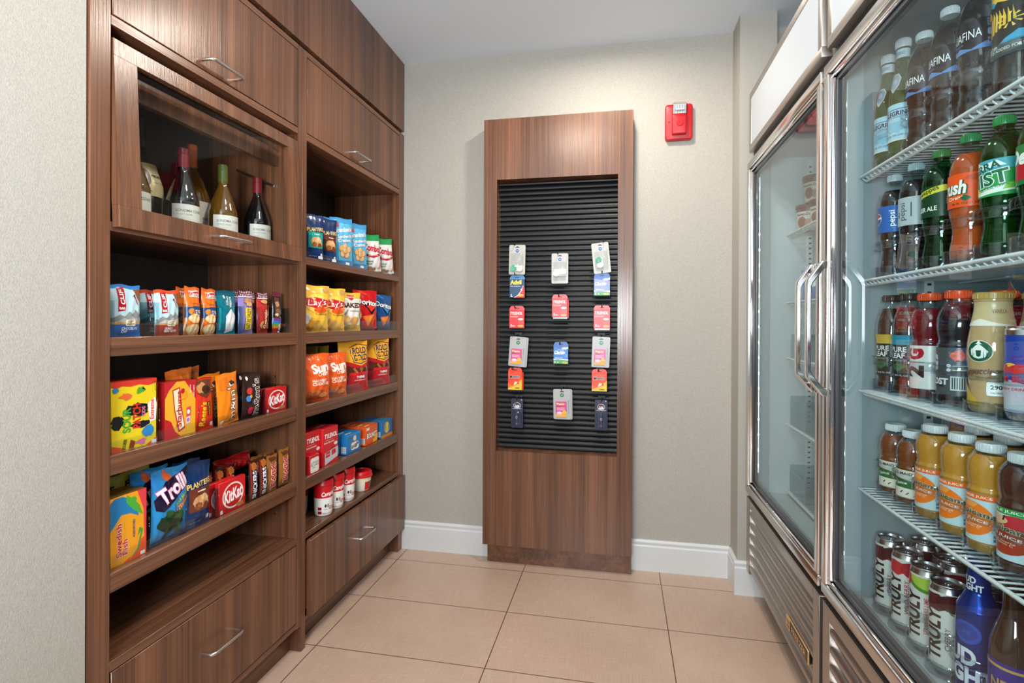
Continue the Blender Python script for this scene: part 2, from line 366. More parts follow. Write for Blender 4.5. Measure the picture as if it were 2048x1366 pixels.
def bottle(name, label, loc, prof, capz, cap_r, cap_col, shell, liq, fill, lab=None, labcol=None, lz=None, group=None, rz=math.pi, span=200, inner=None, caph=.016, lab2=None, cat='bottle', rough=.3, full=True):
    root = empty(name, loc, label, cat, group, rz+FACE.get(name, 0))
    pr = smooth_prof(prof); mb = MB(); mb.lathe(pr, shell, 36, cap=True); mb.build('bottle_body', root)
    if liq:
        lp = [(r*.955, max(z, .002)) for r, z in pr if z < fill]; lp.append((interp(pr)(fill)*.955, fill)); mb = MB(); mb.lathe(lp, liq, 32); mb.build('drink', root)
    if lab: cyl_label(pr, lz[0], lz[1], lab, labcol, math.radians(span), full=full, rough=rough).build('label', root)
    if lab2: cyl_label(pr, *lab2[0], lab2[1], lab2[2], math.radians(lab2[3]), full=lab2[4], rough=rough).build('neck_label', root)
    cm = pmat_cap(cap_col); mb = MB(); n = 60; z = capz
    mb.lathe([(cap_r*.96, z-caph), (cap_r, z-caph+.0015), (cap_r, z-.002), (cap_r*.94, z-.0002), (.0008, z)], cm, n)
    for k in range(0, n, 2):
        a = 2*math.pi*k/n; c, s_ = math.cos(a), math.sin(a); r0, r1 = cap_r*.99, cap_r+.0006; d = .0007
        mb.add([(r0*c-d*s_, r0*s_+d*c, z-caph+.002), (r1*c, r1*s_, z-caph+.002), (r0*c+d*s_, r0*s_-d*c, z-caph+.002), (r0*c-d*s_, r0*s_+d*c, z-.003), (r1*c, r1*s_, z-.003), (r0*c+d*s_, r0*s_-d*c, z-.003)],
               [(0, 1, 4, 3), (1, 2, 5, 4), (3, 4, 5)], cm)
    mb.build('cap', root)
    return root
CAPM = {}
def pmat_cap(c):
    if c not in CAPM: CAPM[c] = pmat('cap_plastic_'+c.lstrip('#'), c, .35)
    return CAPM[c]
# ================================================================== THE ROOM
XF = -1.075
struct(MB().box(-1.6, -1.3, -.06, 1.5, 2.75, 0, TILE), 'floor', smooth=False)
struct(MB().box(-1.6, -1.3, 2.44, 1.5, 2.75, 2.52, PAINT), 'ceiling', smooth=False)
struct(MB().box(-1.6, 2.557, 0, 1.5, 2.66, 2.44, WALL), 'wall_back', smooth=False)
struct(MB().box(-1.6, -1.3, 0, XF-.004, .912, 2.44, WALL), 'wall_left', smooth=False)
struct(MB().box(1.38, -1.3, 0, 1.5, 2.557, 2.44, WALL), 'wall_right', smooth=False)
struct(MB().box(.487, 2.412, 0, .632, 2.557, 2.44, WALL), 'wall_column', smooth=False)
def skirt(name, p0, p1, nrm):
    prof = [(0, 0), (.014, 0), (.014, .112), (.011, .118), (.011, .124), (.0125, .127), (.0125, .133), (.006, .141), (0, .141)]
    a, b = Vector((*p0, 0)), Vector((*p1, 0)); n = Vector((*nrm, 0)); mb = MB()
    mb.prism(prof, lambda d, z, h: tuple((a if h == 0 else b)+n*d+Vector((0, 0, z))), 0, 1, TRIM); struct(mb, name, ang=.3)
skirt('baseboard_back', (-1.12, 2.557), (-.622, 2.557), (0, -1)); skirt('baseboard_back_right', (.046, 2.557), (.487, 2.557), (0, -1))
skirt('baseboard_column', (.487, 2.557), (.487, 2.412), (-1, 0)); skirt('baseboard_column_front', (.473, 2.412), (.63, 2.412), (0, -1))
def downlight(x, y, label):
    t = empty('downlight', (x, y, 2.44), label, 'ceiling light', 'recessed ceiling downlights')
    MB().lathe([(.062, -.001), (.082, -.001), (.082, -.006), (.064, -.010), (.060, -.004)], WPL, 40, cap=False).build('trim_ring', t)
    MB().lathe([(.060, -.0035), (.0005, -.0035)], LAMP, 32, cap=False).build('lens', t)
downlight(-.28, 1.13, 'round recessed downlight in the ceiling over the middle of the aisle')
downlight(-.05, 2.02, 'round recessed downlight in the ceiling nearer the back wall')
# ------------------------------------------------------------------ cabinets
def pull(parent, x, y0, y1, z, out=.032):
    m = MB(); r = .0042; n = 5; pts = [(x, y0, z)]
    for k in range(n+1): a = math.pi/2*k/n; pts.append((x+out-.012+.012*math.sin(a), y0+.012-.012*math.cos(a), z))
    for k in range(n+1): a = math.pi/2*k/n; pts.append((x+out-.012+.012*math.cos(a), y1-.012+.012*math.sin(a), z))
    pts.append((x, y1, z)); m.tube(pts, r, NICKEL, 10); m.build('handle', parent, org=OX)
def cabinet(name, label, org, y0, y1, ys0, ys1, build):
    global OX
    OX = org; root = empty(name, org, label, 'cabinet'); root['group'] = 'built-in walnut display cabinets'
    def part(nm, mb, par=None): return mb.build(nm, par or root, org=org if True else None)
    part('end_panel', MB().box(-1.44, y0, 0, XF, ys0, 2.079, WV, .001, 1)); part('end_panel', MB().box(-1.44, ys1, 0 if ys1 > 2 else .09, XF, y1, 2.079, WV, .001, 1))
    part('back_panel', MB().box(-1.44, ys0, .09, -1.425, ys1, 2.079, WD)); part('toe_kick', MB().box(-1.14, ys0-(.025 if ys1 > 2 else 0), 0, -1.118, ys1+(.03 if ys1 > 2 else .0255), .094, WH))
    def rail(nm, z0, z1, x1=XF, d=.36, m=WH, px0=-1.425): part(nm, MB().box(px0, ys0, z0, x1, ys1, z1, m, .001, 1))
    build(part, rail, root, ys0, ys1); return root
def lipped(part, ys0, ys1, z0, z1):
    mb = MB(); mb.box(-1.425, ys0, z1-.030, XF-.020, ys1, z1-.004, WH); mb.box(XF-.022, ys0+.001, z0, XF-.002, ys1-.001, z1, WH, .001, 1)
    part('shelf', mb)
def holes(part, ys1, zs):
    for z in zs: part('shelf_pin', MB().box(-1.16, ys1-.0012, z-.003, -1.154, ys1+.0002, z+.003, NICKEL))
def left_unit(part, rail, root, a, b):
    rail('rail', 2.060, 2.079); rail('rail', 1.775, 1.796); rail('cabinet_floor', 1.332, 1.352); rail('rail', .380, .4015); rail('rail', .094, .112)
    d = part('door', MB().box(XF-.019, a+.004, 1.7985, XF+.0005, b-.003, 2.058, WV, .0012, 1)); pull(d, XF, 1.222, 1.342, 1.823)
    # flap door, hinged at its top edge and hanging open a little at the bottom
    fr = MB(); X0, X1 = XF-.018, XF+.001; W0, W1, Z0, Z1, A, B = 1.024, 1.588, 1.389, 1.712, a+.004, b-.001
    fr.box(X0, A, 1.340, X1, B, Z0, WV, .0008, 1); fr.box(X0, A, Z1, X1, B, 1.749, WV, .0008, 1); fr.box(X0, A, Z0, X1, W0, Z1, WV); fr.box(X0, W1, Z0, X1, B, Z1, WV)
    g = MB().box(X0+.004, W0-.003, Z0-.003, X0+.007, W1+.003, Z1+.003, PANE)
    for m in (fr, g): m.v = [(x+(1.749-z)*.045, y, z) for x, y, z in m.v]
    f = part('flap_door', fr); g.build('window_pane', f, org=OX); pull(f, XF+.018, 1.236, 1.354, 1.362)
    part('inner_rail', MB().box(-1.165, a, 1.668, -1.147, b, 1.722, WV)); part('hinge_stay', MB().tube([(-1.16, b-.008, 1.60), (-1.30, b-.012, 1.66)], .005, NICKEL, 8))
    for z0, z1 in ((1.061, 1.102), (.803, .846), (.549, .591)): lipped(part, a, b, z0, z1)
    d = part('drawer', MB().box(-1.38, a+.01, .13, XF-.02, b-.01, .35, WV).box(XF-.019, a+.004, .1145, XF+.0005, b-.003, .3775, WV, .0012, 1)); pull(d, XF, 1.226, 1.344, .262)
    holes(part, b, (1.20, 1.17, .95, .92, .68, .48)); part('floor_board', MB().box(-1.425, a, .385, XF-.005, b, .4012, WH))
cabinet('display_cabinet', 'left walnut cabinet unit with wine flap door, candy shelves and bottom drawer', (-1.25, 1.294, 0), .916, 1.6715, .963, 1.646, left_unit)
def right_unit(part, rail, root, a, b):
    rail('rail', 2.060, 2.079); rail('rail', 1.770, 1.794); rail('rail', .380, .400); rail('rail', .094, .106); rail('shelf', 1.338, 1.3645)
    d = part('door', MB().box(XF-.019, a+.003, 1.7965, XF+.0005, b-.003, 2.057, WV, .0012, 1)); pull(d, XF, 1.998, 2.130, 1.823)
    for z0, z1 in ((1.061, 1.102), (.803, .846), (.549, .591)): lipped(part, a, b, z0, z1)
    d = part('drawer', MB().box(-1.38, a+.01, .13, XF-.001, b-.01, .35, WV).box(XF+.0006, a+.005, .107, XF+.0195, b+.034, .3745, WV, .0012, 1)); pull(d, XF+.0195, 2.02, 2.145, .256)
    holes(part, b, (1.20, .95, .92, .68, .66)); part('floor_board', MB().box(-1.425, a, .385, XF-.005, b, .3998, WH))
cabinet('display_cabinet', 'right walnut cabinet unit with chip bags, medicine boxes and soup cups', (-1.25, 2.11, 0), 1.6725, 2.5555, 1.698, 2.498, right_unit)
fa = MB().box(-1.44, .916, 2.0975, XF, 2.5555, 2.4395, WV, .001, 1).box(-1.44, .93, 2.0795, XF-.03, 2.54, 2.0975, DARK); fa.build('cabinet_fascia')  # dark strip in the reveal, the gap's shade put into its colour
tag(bpy.data.objects['cabinet_fascia'], 'long walnut fascia panel closing the gap between cabinets and ceiling', 'panel')
# ------------------------------------------------------------------ niche with slatwall
N = empty('display_niche', (-.2915, 2.51, 0), 'freestanding walnut niche panel on back wall with black slatwall inside', 'display panel')
no = (-.2915, 2.51, 0); YP = 2.465; NX0, NX1, OX0, OX1, OZ0, OZ1 = -.6355, .0515, -.5725, -.0145, .536, 1.809
m = MB(); m.box(NX0, YP, .0915, OX0, 2.5568, 2.0935, WV, .0008, 1); m.box(OX1, YP, .0915, NX1, 2.5568, 2.0935, WV, .0008, 1); m.box(OX0, YP, .0915, OX1, 2.5568, OZ0, WV); m.box(OX0, YP, OZ1, OX1, 2.5568, 2.0935, WV)
m.build('surround', N, org=no)
MB().box(-.619, 2.497, 0, .050, 2.5568, .091, WH).build('toe_kick', N, org=no)
m = MB(); zz = OZ0; pr = [(2.5565, OZ0)]; PT = .0242
while zz < OZ1-.004:
    for f_, y_ in ((.0, 2.5405), (.05, 2.5365), (.18, 2.5335), (.40, 2.5325), (.62, 2.5335), (.80, 2.5355), (.90, 2.5385), (.93, 2.5475), (.99, 2.5475)):
        z_ = zz+f_*PT
        if z_ < OZ1: pr.append((y_, z_))
    zz += PT
pr.append((2.5565, OZ1)); m.prism(pr, lambda y, z, h: (OX0 if h == 0 else OX1, y, z), 0, 1, SLAT); m.build('slatwall', N, org=no, ang=.5)
# ------------------------------------------------------------------ fire alarm
A = empty('fire_alarm_strobe', (.2535, 2.557, 1.97), 'red wall mounted fire alarm horn with clear strobe lens', 'fire alarm')
def rrbox(mb, cx, cz, w_, h, r, y0, y1, m, taper=0, cr=5):
    def loop(s_, y):
        out = []
        for sx, sz, a0 in ((1, -1, -90), (1, 1, 0), (-1, 1, 90), (-1, -1, 180)):
            for q in range(cr+1):
                a = math.radians(a0+90*q/cr); out.append((cx+sx*(w_/2-s_-r)+r*math.cos(a), y, cz+sz*(h/2-s_-r)+r*math.sin(a)))
        return out
    L = [loop(0, y0), loop(0, y1+.004), loop(taper+.0015, y1+.001), loop(taper+.004, y1)]; n = len(L[0]); vs = sum(L, []); fs = [tuple(range(n))[::-1], tuple(range(3*n, 4*n))]
    for i in range(3): fs += [(i*n+k, i*n+(k+1) % n, (i+1)*n+(k+1) % n, (i+1)*n+k) for k in range(n)]
    mb.add(vs, [f[::-1] for f in fs], m)
m = MB(); rrbox(m, .2535, 2.049, .119, .160, .013, 2.557, 2.531, RED, .002); m.build('back_plate', A, org=(.2535, 2.557, 1.97))
m = MB(); rrbox(m, .2535, 2.034, .062, .092, .006, 2.531, 2.509, RED, .001); m.lathe([(.0145, 0), (.0135, -.0025), (.0005, -.0028)], RED, 24, cap=False)
nv = len(m.v)-24*3; m.v[nv:] = [(.2555+x, 2.5085+z, 2.036+y) for x, y, z in m.v[nv:]]; m.box(.206, 2.5300, 2.0475, .2145, 2.5305, 2.0515, BLACK); m.build('horn_housing', A, org=(.2535, 2.557, 1.97))
m = MB(); rrbox(m, .2555, 2.098, .064, .060, .010, 2.531, 2.500, BLIST, .002)
rf = MB(); MIR = pmat('strobe_mirror', (.86, .88, .90), .22, .55); rf.box(.228, 2.520, 2.072, .283, 2.5305, 2.124, MIR); rf.tube([(.236, 2.512, 2.098), (.275, 2.512, 2.098)], .004, WPL, 10)
for k in range(5): rf.box(.230+.0107*k, 2.512, 2.074, .232+.0107*k, 2.520, 2.122, MIR)
le = m.build('strobe_lens', A, org=(.2535, 2.557, 1.97)); rf.build('reflector', le, org=(.2535, 2.557, 1.97))
# ------------------------------------------------------------------ refrigerators
def bars(mb, y0, y1, z0, z1, wd, x0, x1, m, bev=0):
    mb.box(x0, y0, z0, x1, y1, z0+wd, m, bev, 2); mb.box(x0, y0, z1-wd, x1, y1, z1, m, bev, 2)
    mb.box(x0, y0, z0+wd, x1, y0+wd, z1-wd, m, bev, 2); mb.box(x0, y1-wd, z0+wd, x1, y1, z1-wd, m, bev, 2)
def fridge(name, label, Y0, Y1, hy, shelves, sx, badge=False):
    org = (.9, (Y0+Y1)/2, 0); root = empty(name, org, label, 'refrigerator', 'glass door merchandisers along the right wall')
    def part(nm, mb, par=None, **k): return mb.build(nm, par or root, org=org, **k)
    BX = .548; a, b = Y0+.022, Y1-.022
    m = MB(); m.box(BX, Y0+.002, .105, 1.30, a-.002, 2.085, STEEL); m.box(BX, b+.002, .105, 1.30, Y1-.002, 2.085, STEEL); m.box(BX, a-.002, 1.832, 1.30, b+.002, 2.085, STEEL); m.box(BX, a-.002, .105, 1.30, b+.002, .434, STEEL); m.box(1.27, a-.002, .434, 1.30, b+.002, 1.832, STEEL)
    part('cabinet_shell', m)
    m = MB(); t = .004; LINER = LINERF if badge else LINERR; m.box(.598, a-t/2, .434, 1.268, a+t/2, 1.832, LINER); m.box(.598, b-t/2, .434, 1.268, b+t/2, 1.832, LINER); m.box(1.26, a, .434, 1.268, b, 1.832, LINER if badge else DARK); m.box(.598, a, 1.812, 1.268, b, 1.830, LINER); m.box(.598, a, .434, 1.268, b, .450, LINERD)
    part('liner', m)
    m = MB(); m.box(BX, a-t/2, .434, .598, a+t/2, 1.832, LINERD); m.box(BX, b-t/2, .434, .598, b+t/2, 1.832, LINERD); m.box(BX, a, 1.82, .598, b, 1.832, LINERD); m.box(BX, a, .434, .598, b, .440, LINERD); part('door_jamb', m)
    # illuminated header box
    m = MB(); hz0, hz1 = 1.843, 2.084; bars(m, Y0+.010, Y1-.016, hz0, hz1, .027, .516, BX+.01, STEEL, .002); m.box(.530, Y0+.03, hz0+.02, BX, Y1-.03, hz1-.02, DARK)
    h = part('header', m); part('sign_panel', MB().box(.5175, Y0+.036, hz0+.0265, .5215, Y1-.042, hz1-.0265, SIGN, .001, 1), h)
    m = MB(); m.box(.535, Y0+.01, 1.803, BX, Y1-.01, 1.843, BLACK); part('dark_gap_strip', m)  # black strip painting the dark gap between header and door
    # door
    dz0, dz1, da, db = .4455, 1.802, Y0+.004, Y1-.003
    m = MB(); bars(m, da, db, dz0, dz1, .030, .512, .540, ALU, .003); bars(m, da+.0305, db-.0305, dz0+.0305, dz1-.0305, .014, .5175, .540, CHROME, .004); bars(m, da+.046, db-.046, dz0+.046, dz1-.046, .010, .526, .546, DARK, .001)
    d = part('door', m)
    part('glass_pane', MB().box(.531, da+.043, dz0+.043, .535, db-.043, dz1-.043, GLASS), d)
    m = MB(); P_ = [(.512, 1.300), (.500, 1.298), (.466, 1.252), (.4635, 1.240), (.4635, 1.012), (.466, 1.000), (.500, .956), (.512, .954)]
    poly = [(x, z) for x, z in P_]+[(.512, .974), (.504, .975), (.4795, 1.008), (.4745, 1.020), (.4745, 1.232), (.4795, 1.244), (.504, 1.278), (.512, 1.279)]
    n = len(P_)
    m2 = MB(); inner = list(reversed(poly[n:])); vs = []
    for (xo, zo), (xi, zi) in zip(P_, inner): vs += [(xo, hy-.010, zo), (xo, hy+.010, zo), (xi, hy+.010, zi), (xi, hy-.010, zi)]
    fs = [(0, 1, 2, 3)]+[(4*i+k, 4*i+4+k, 4*i+4+(k+1) % 4, 4*i+(k+1) % 4) for i in range(n-1) for k in range(4)]+[tuple(4*(n-1)+k for k in (3, 2, 1, 0))]
    m2.add(vs, fs, CHROME); hd = part('handle', m2, d, ang=.9)
    bv = hd.modifiers.new('bevel', 'BEVEL'); bv.width = .003; bv.segments = 3; bv.limit_method = 'ANGLE'
    # LED strips just inside the jambs
    for y in (b-.010, a+.010):
        m = MB(); s = 1 if y > org[1] else -1
        m.box(.5545, y-.006, .52, .557, y+.006, 1.745, WPL); st = part('led_strip', m)
        k = MB(); z = .56
        while z < 1.72:
            k.box(.5515, y-.0026, z-.0045, .5545, y+.0026, z+.0045, LEDF if badge else LEDM, .0008, 1); z += .0628
        k.box(.5525, y-.0008, .53, .5544, y+.0008, 1.735, LEDS); part('diode', k, st)
    for y in (b-.0035, a+.0035):
        m = MB(); m.box(.735, y-.0015, .46, .755, y+.0015, 1.80, WPL)
        for i in range(64): m.box(.7405, y-.0018, .475+i*.0205, .7495, y+.0018, .481+i*.0205, DARK)
        part('shelf_pilaster', m)
    for z in shelves:
        m = MB(); ya, yb = a+.012, b-.022; m.tube([(sx, ya, z), (sx, yb, z)], .0036, WIRE, 8); m.tube([(sx+.013, ya, z-.010), (sx+.013, yb, z-.010)], .0036, WIRE, 8); m.tube([(1.16, ya, z), (1.16, yb, z)], .0036, WIRE, 8)
        m.tube([(.80, ya, z-.0055), (.80, yb, z-.0055)], .003, WIRE, 6); m.tube([(1.0, ya, z-.0055), (1.0, yb, z-.0055)], .003, WIRE, 6)
        n = int((yb-ya)/.0195)
        for i in range(n+1):
            y = ya+(yb-ya)*i/n; m.tube([(sx+.015, y, z-.012), (sx+.005, y, z-.0045), (sx+.002, y, z+.001), (sx+.012, y, z+.0012), (1.16, y, z+.001)], .0019, WIRE, 6)
        part('wire_shelf', m, ang=.9)
    # louvred grille and casters
    m = MB(); gz0, gz1 = .118, .4215; m.box(.516, Y0+.006, gz0, .556, Y0+.050, gz1, STEEL, .002, 1); m.box(.516, Y1-.050, gz0, .556, Y1-.006, gz1, STEEL, .002, 1); m.box(.516, Y0+.050, .388, .556, Y1-.050, gz1, STEEL, .002, 1); m.box(.516, Y0+.006, gz1, BX+.02, Y1-.006, gz1+.003, STEEL)
    m.box(.5505, Y0+.05, gz0, .555, Y1-.05, .39, BLACK); g = part('grille', m)
    for i in range(6):
        zt = .388-i*.0445; q = [(.540, zt-.001), (.5275, zt-.005), (.5195, zt-.0125), (.5175, zt-.021), (.5195, zt-.031), (.5245, zt-.037), (.546, zt-.041), (.550, zt-.03)]
        part('louvre', MB().prism(q, lambda x, z, h: (x, Y0+.05 if h == 0 else Y1-.05, z), 0, 1, STEEL), g, ang=.8)
    part('dark_gap_filler', MB().box(.535, Y0+.01, .4245, BX, Y1-.01, .446, BLACK))  # black strip drawn in for the shade between door and grille
    for x in (.62, 1.22):
        for y in (Y0+.07, Y1-.07):
            m = MB().tube([(x, y-.014, .043), (x, y+.014, .043)], .043, BLACK, 20); m.box(x-.02, y-.022, .06, x+.02, y-.016, .105, STEEL); m.box(x-.02, y+.016, .06, x+.02, y+.022, .105, STEEL); m.box(x-.03, y-.03, .098, x+.03, y+.03, .105, STEEL); part('caster', m)
    if badge:
        m = MB(); GOLD = pmat('brass_badge', (.95, .66, .36), .38, .8); m.box(.5125, 1.622, .1930, .5170, 1.822, .2310, GOLD, .001, 1)
        bl = pmat('badge_black', '#15110d', .3); m.box(.5119, 1.625, .1955, .5126, 1.782, .2285, bl)
        
        fn = lambda u, v, o: (.5118-o, 1.822-u*.2, .1975+v*.029)
        put(m, [T('FREEZER', .61, .5, .64, .50, GOLD, bold=.02), T('TRUE', .105, .62, .13, .30, bl, bold=.03), R(.04, .2, .17, .3, bl)], .2, .038, lambda u, v, o: (.5115-o, 1.822-u*.2, .1930+v*.038))
        part('name_plate', m)
    return root
fridge('glass_door_freezer', 'stainless glass door freezer nearer the back wall, mostly empty white shelves inside', 1.5455, 2.3855, 1.578, (1.492, 1.222, 1.000, .735, .47), .655, True)
fridge('glass_door_refrigerator', 'stainless glass door refrigerator full of bottled drinks, nearest the camera', .697, 1.530, 1.498, (1.503, 1.244, .972, .728), .585)
# ================================================================== PRODUCTS ON THE CABINET SHELVES
G1, G2, G3, G4 = 'packets on the upper candy shelf', 'packets on the middle candy shelf', 'packets on the lower candy shelf', 'bags on the top right shelf'
def behind(o, dx, dy, label, dz=0): 
    c = o.copy(); COL.objects.link(c); c.location = (o.location.x+dx, o.location.y+dy, o.location.z+dz); c['label'] = label; return c
Z1, Z2, Z3 = 1.1005, .8445, .5895
# --- upper candy shelf
def clif(c, flav):
    return [R(0, .80, 1, 1, '#2f7fd0' if c == '#1767b8' else '#e2491f'), R(0, .30, 1, .93, '#bfe0ec'), P([(.72, .93), (1, .93), (1, .62), (.86, .72)], '#8f5a3c'), P([(0, .36), (.2, .44), (.33, .40), (.5, .50), (.62, .45), (.74, .54), (.88, .44), (1, .48), (1, .28), (0, .28)], '#8d9290'),
        P([(.1, .30), (.33, .38), (.45, .34), (.6, .42), (.72, .36), (.9, .40), (1, .36), (1, .26), (0, .26)], '#b9bcb8'), R(0, .24, 1, .29, '#d7a06c'), R(0, 0, 1, .25, c), P([(.18, .93), (.42, .95), (.36, .52), (.16, .50)], '#b21d2b'),
        T('CLIF', .30, .77, .13, .27, '#ffffff', 90, .04), T('BAR', .27, .56, .16, .05, '#ffffff', 0, .04), RR(.38, .22, .72, .34, .03, '#f2e6c8', .7), T('ENERGY', .55, .255, .28, .04, '#3a2a1c', 0, .03), T('NUTRITION FOR\nSUSTAINED', .55, .307, .24, .045, '#6b5a40'),
        T(flav, .55, .14, .52, .11, '#ffffff', 0, .04), P([(.66, .80), (.74, .76), (.80, .66), (.86, .62), (.80, .72), (.72, .82)], '#b5233a'), P([(.70, .83), (.74, .83), (.73, .79), (.70, .79)], '#3a2418')]
o = bag('energy_bar_packet', 'blue energy bar packet with climber picture, at left end of upper candy shelf', 'snack packet', (-1.118, 1.037, Z1), .079, .120, .026, '#a9d4e6', clif('#1767b8', 'CHOCOLATE\nCHIP'), group=G1, seed=2, crimp=.05)
behind(o, -.045, -.038, 'blue energy bar packet half hidden behind the left post and the first blue packet')
o = bag('energy_bar_packet', 'orange-topped energy bar packet with red base, third packet along upper candy shelf', 'snack packet', (-1.118, 1.154, Z1), .074, .115, .024, '#bfe0ec', clif('#a8321c', 'CRUNCHY\nPEANUT BUTTER'), group=G1, seed=5, crimp=.05)
behind(o, -.040, -.002, 'orange-topped energy bar packet standing behind its red-based twin'); behind(o, -.08, .004, 'rearmost of the three orange-topped energy bar packets')
def lance(): return [R(0, .86, 1, 1, '#d9601a'), R(.18, .80, .88, .93, '#e8e2d8'), R(.20, .82, .86, .91, '#c5202b'), T('Lance', .53, .865, .58, .07, '#ffffff', 0, .03, .2), T('Toasty', .45, .67, .5, .05, '#b24a12'), P([(0, .58), (.5, .62), (1, .60), (1, .40), (0, .36)], '#17467c'),
        T('PEANUT\nBUTTER', .70, .50, .44, .08, '#f0e6d4'), E(.26, .50, .17, .065, '#c47a3c'), E(.5, .36, .40, .10, '#e6bd84'), blob(.5, .36, .3, .06, '#efcf9f', 4), E(.5, .13, .46, .12, '#e2b67c'), E(.5, .13, .40, .10, '#eccb9a'), E(.35, .16, .03, .01, '#b98048'), E(.6, .1, .03, .01, '#b98048'), E(.5, .4, .04, .012, '#b98048'), E(.82, .42, .1, .04, '#c5202b')]
o = bag('cracker_sleeve', 'orange sleeve of round sandwich crackers, left one of the pair', 'snack packet', (-1.115, 1.227, Z1), .050, .128, .030, '#e2701f', lance(), group=G1, seed=8, crimp=.04, rx=math.radians(-2))
behind(o, 0, .058, 'orange sleeve of round sandwich crackers, right one of the pair', -.001); behind(o, -.045, .02, 'orange cracker sleeve standing behind the front pair')
o = bag('rice_treat_packet', 'shiny teal crisp rice treat packet with white square picture', 'snack packet', (-1.118, 1.360, Z1), .078, .126, .022, '#0f7284', [R(0, .9, 1, 1, '#0a5c70'), P([(.30, .42), (.62, .60), (.96, .40), (.78, .08), (.40, .03)], '#dfe8ee'), P([(.34, .40), (.6, .53), (.88, .38), (.72, .12)], '#f3f6f8'), T('RICE\nKRISPIES', .44, .78, .12, .20, '#ffffff', 90, .02), T('TREATS', .62, .75, .10, .24, '#ffffff', 90, .04), blob(.3, .86, .06, .04, '#d9e2ea', 2), R(.05, .1, .12, .6, '#2aa1b0')], group=G1, seed=11, crimp=.06, rough=.16)
behind(o, -.035, -.004, 'teal crisp rice treat packet tucked behind the front teal one')
def nvbar(base, tcol, name, ncol, art2): return [R(0, .88, 1, 1, '#571a34')]+[P([(.02+.107*i, .885+.055*(j)), (.055+.107*i, .915+.055*j), (.02+.107*i, .945+.055*j), (-.015+.107*i+.0, .915+.055*j)], '#e8c8d2') for i in range(1, 9) for j in (0, 1)]+[R(0, .86, 1, .885, '#e9dfe6')]+art2+[RR(.30, .10, .72, .62, .06, tcol, .5), T(name, .51, .36, .26, .48, ncol, 90, .03)]
o = bag('granola_bar', 'lilac granola bar with yellow name panel and dotted top edge', 'snack bar', (-1.116, 1.440, Z1), .062, .130, .022, '#8f80bb', nvbar('', '#e9c637', 'NATURE VALLEY', '#2d3f1f', [blob(.5, .78, .26, .07, '#c98e54', 5), blob(.6, .70, .2, .05, '#e0b377', 9)]), group=G1, seed=13, crimp=.05)
behind(o, -.03, .012, 'lilac granola bar standing behind the first lilac bar')
o = bag('granola_bar', 'red granola bar with dotted top edge, right of the lilac bar', 'snack bar', (-1.116, 1.518, Z1), .056, .128, .022, '#b8332e', nvbar('', '#a92722', 'Granola', '#f0d9c0', [blob(.5, .22, .34, .12, '#c99a62', 6), blob(.5, .80, .3, .05, '#d8a468', 3), R(.82, .12, .94, .7, '#d9a22e')]), group=G1, seed=15, crimp=.05)
behind(o, -.03, -.022, 'red granola bar pressed behind its twin on the upper candy shelf')
o = bag('nut_bar', 'narrow black nut bar with rainbow stripe at right end of upper candy shelf', 'snack bar', (-1.116, 1.588, Z1), .044, .134, .020, '#1b1716', [R(0, .90, 1, 1, '#6a1c36'), R(.1, .38, .6, .88, '#5b3a2a'), blob(.35, .72, .2, .07, '#b98a66', 2), blob(.4, .56, .2, .06, '#8f5b3c', 3), blob(.3, .46, .16, .04, '#d9c0a0', 7), R(0, .30, 1, .37, '#6e3b8f'), R(0, .24, 1, .30, '#2c76b5'), R(0, .18, 1, .24, '#4f9d45'), R(0, .12, 1, .18, '#e08a2c'), R(0, .0, .5, .12, '#c92a2e'), T('KIND', .72, .13, .28, .22, '#ffffff', 90, .03)], group=G1, seed=17, crimp=.05)
# --- middle candy shelf
sp = [R(0, .93, 1, 1, '#c92a2c'), P([(0, .93), (.1, .90), (.22, .93), (.4, .91), (.6, .93), (.8, .90), (1, .93), (1, 1), (0, 1)], '#d63a2c'), blob(.14, .42, .14, .09, '#161616', 3, 22, .35), blob(.55, .56, .3, .09, '#161616', 8, 24, .3), blob(.62, .34, .2, .05, '#161616', 5, 20, .3),
    T('SOUR', .32, .43, .18, .36, '#3fa535', 90, .06), T('PATCH', .54, .47, .18, .36, '#d62f22', 90, .06), T('KIDS', .69, .52, .08, .15, '#e77ba3', 90, .05), P([(.78, .62), (.96, .72), (1, .60), (.98, .36), (.84, .34)], '#f5efe4'), T('Extreme', .885, .53, .10, .30, '#d5242f', 90, .04), blob(.80, .22, .14, .09, '#2f86c4', 4, 16, .15), blob(.30, .78, .14, .045, '#e46a35', 9, 12, .45), blob(.62, .84, .08, .05, '#4aa33c', 2, 12, .5), blob(.08, .88, .07, .035, '#2f86c4', 12, 12, .3), blob(.64, .08, .12, .04, '#e06aa8', 21, 12, .5), P([(0, 0), (.3, .02), (.2, .05), (0, .1)], '#e3512a'), P([(.7, 0), (.85, .05), (1, .1), (1, 0)], '#e3512a'),
    T('SOURER', .27, .09, .20, .055, '#111111', 78, .03), P([(.36, .02), (.40, .14), (.50, .10), (.46, .01)], '#8a2a1c'), T('NET WT 3.5 OZ', .955, .88, .025, .15, '#3b3b2a', 90), RR(.87, .015, .98, .07, .01, '#d8e6ee')]
o = carton('candy_box', 'large yellow sour candy box with green and red lettering, left end of middle candy shelf', 'candy box', (-1.098, 1.045, Z2), .118, .157, .020, '#e9cf1f', sp, group=G2, top=None, tart=[R(0, 0, 1, 1, '#c92a2c')])
for i in (1, 2): behind(o, -.0215*i, -.002*i, ('yellow sour candy box directly behind the front yellow one', 'rearmost yellow sour candy box in its row')[i-1])
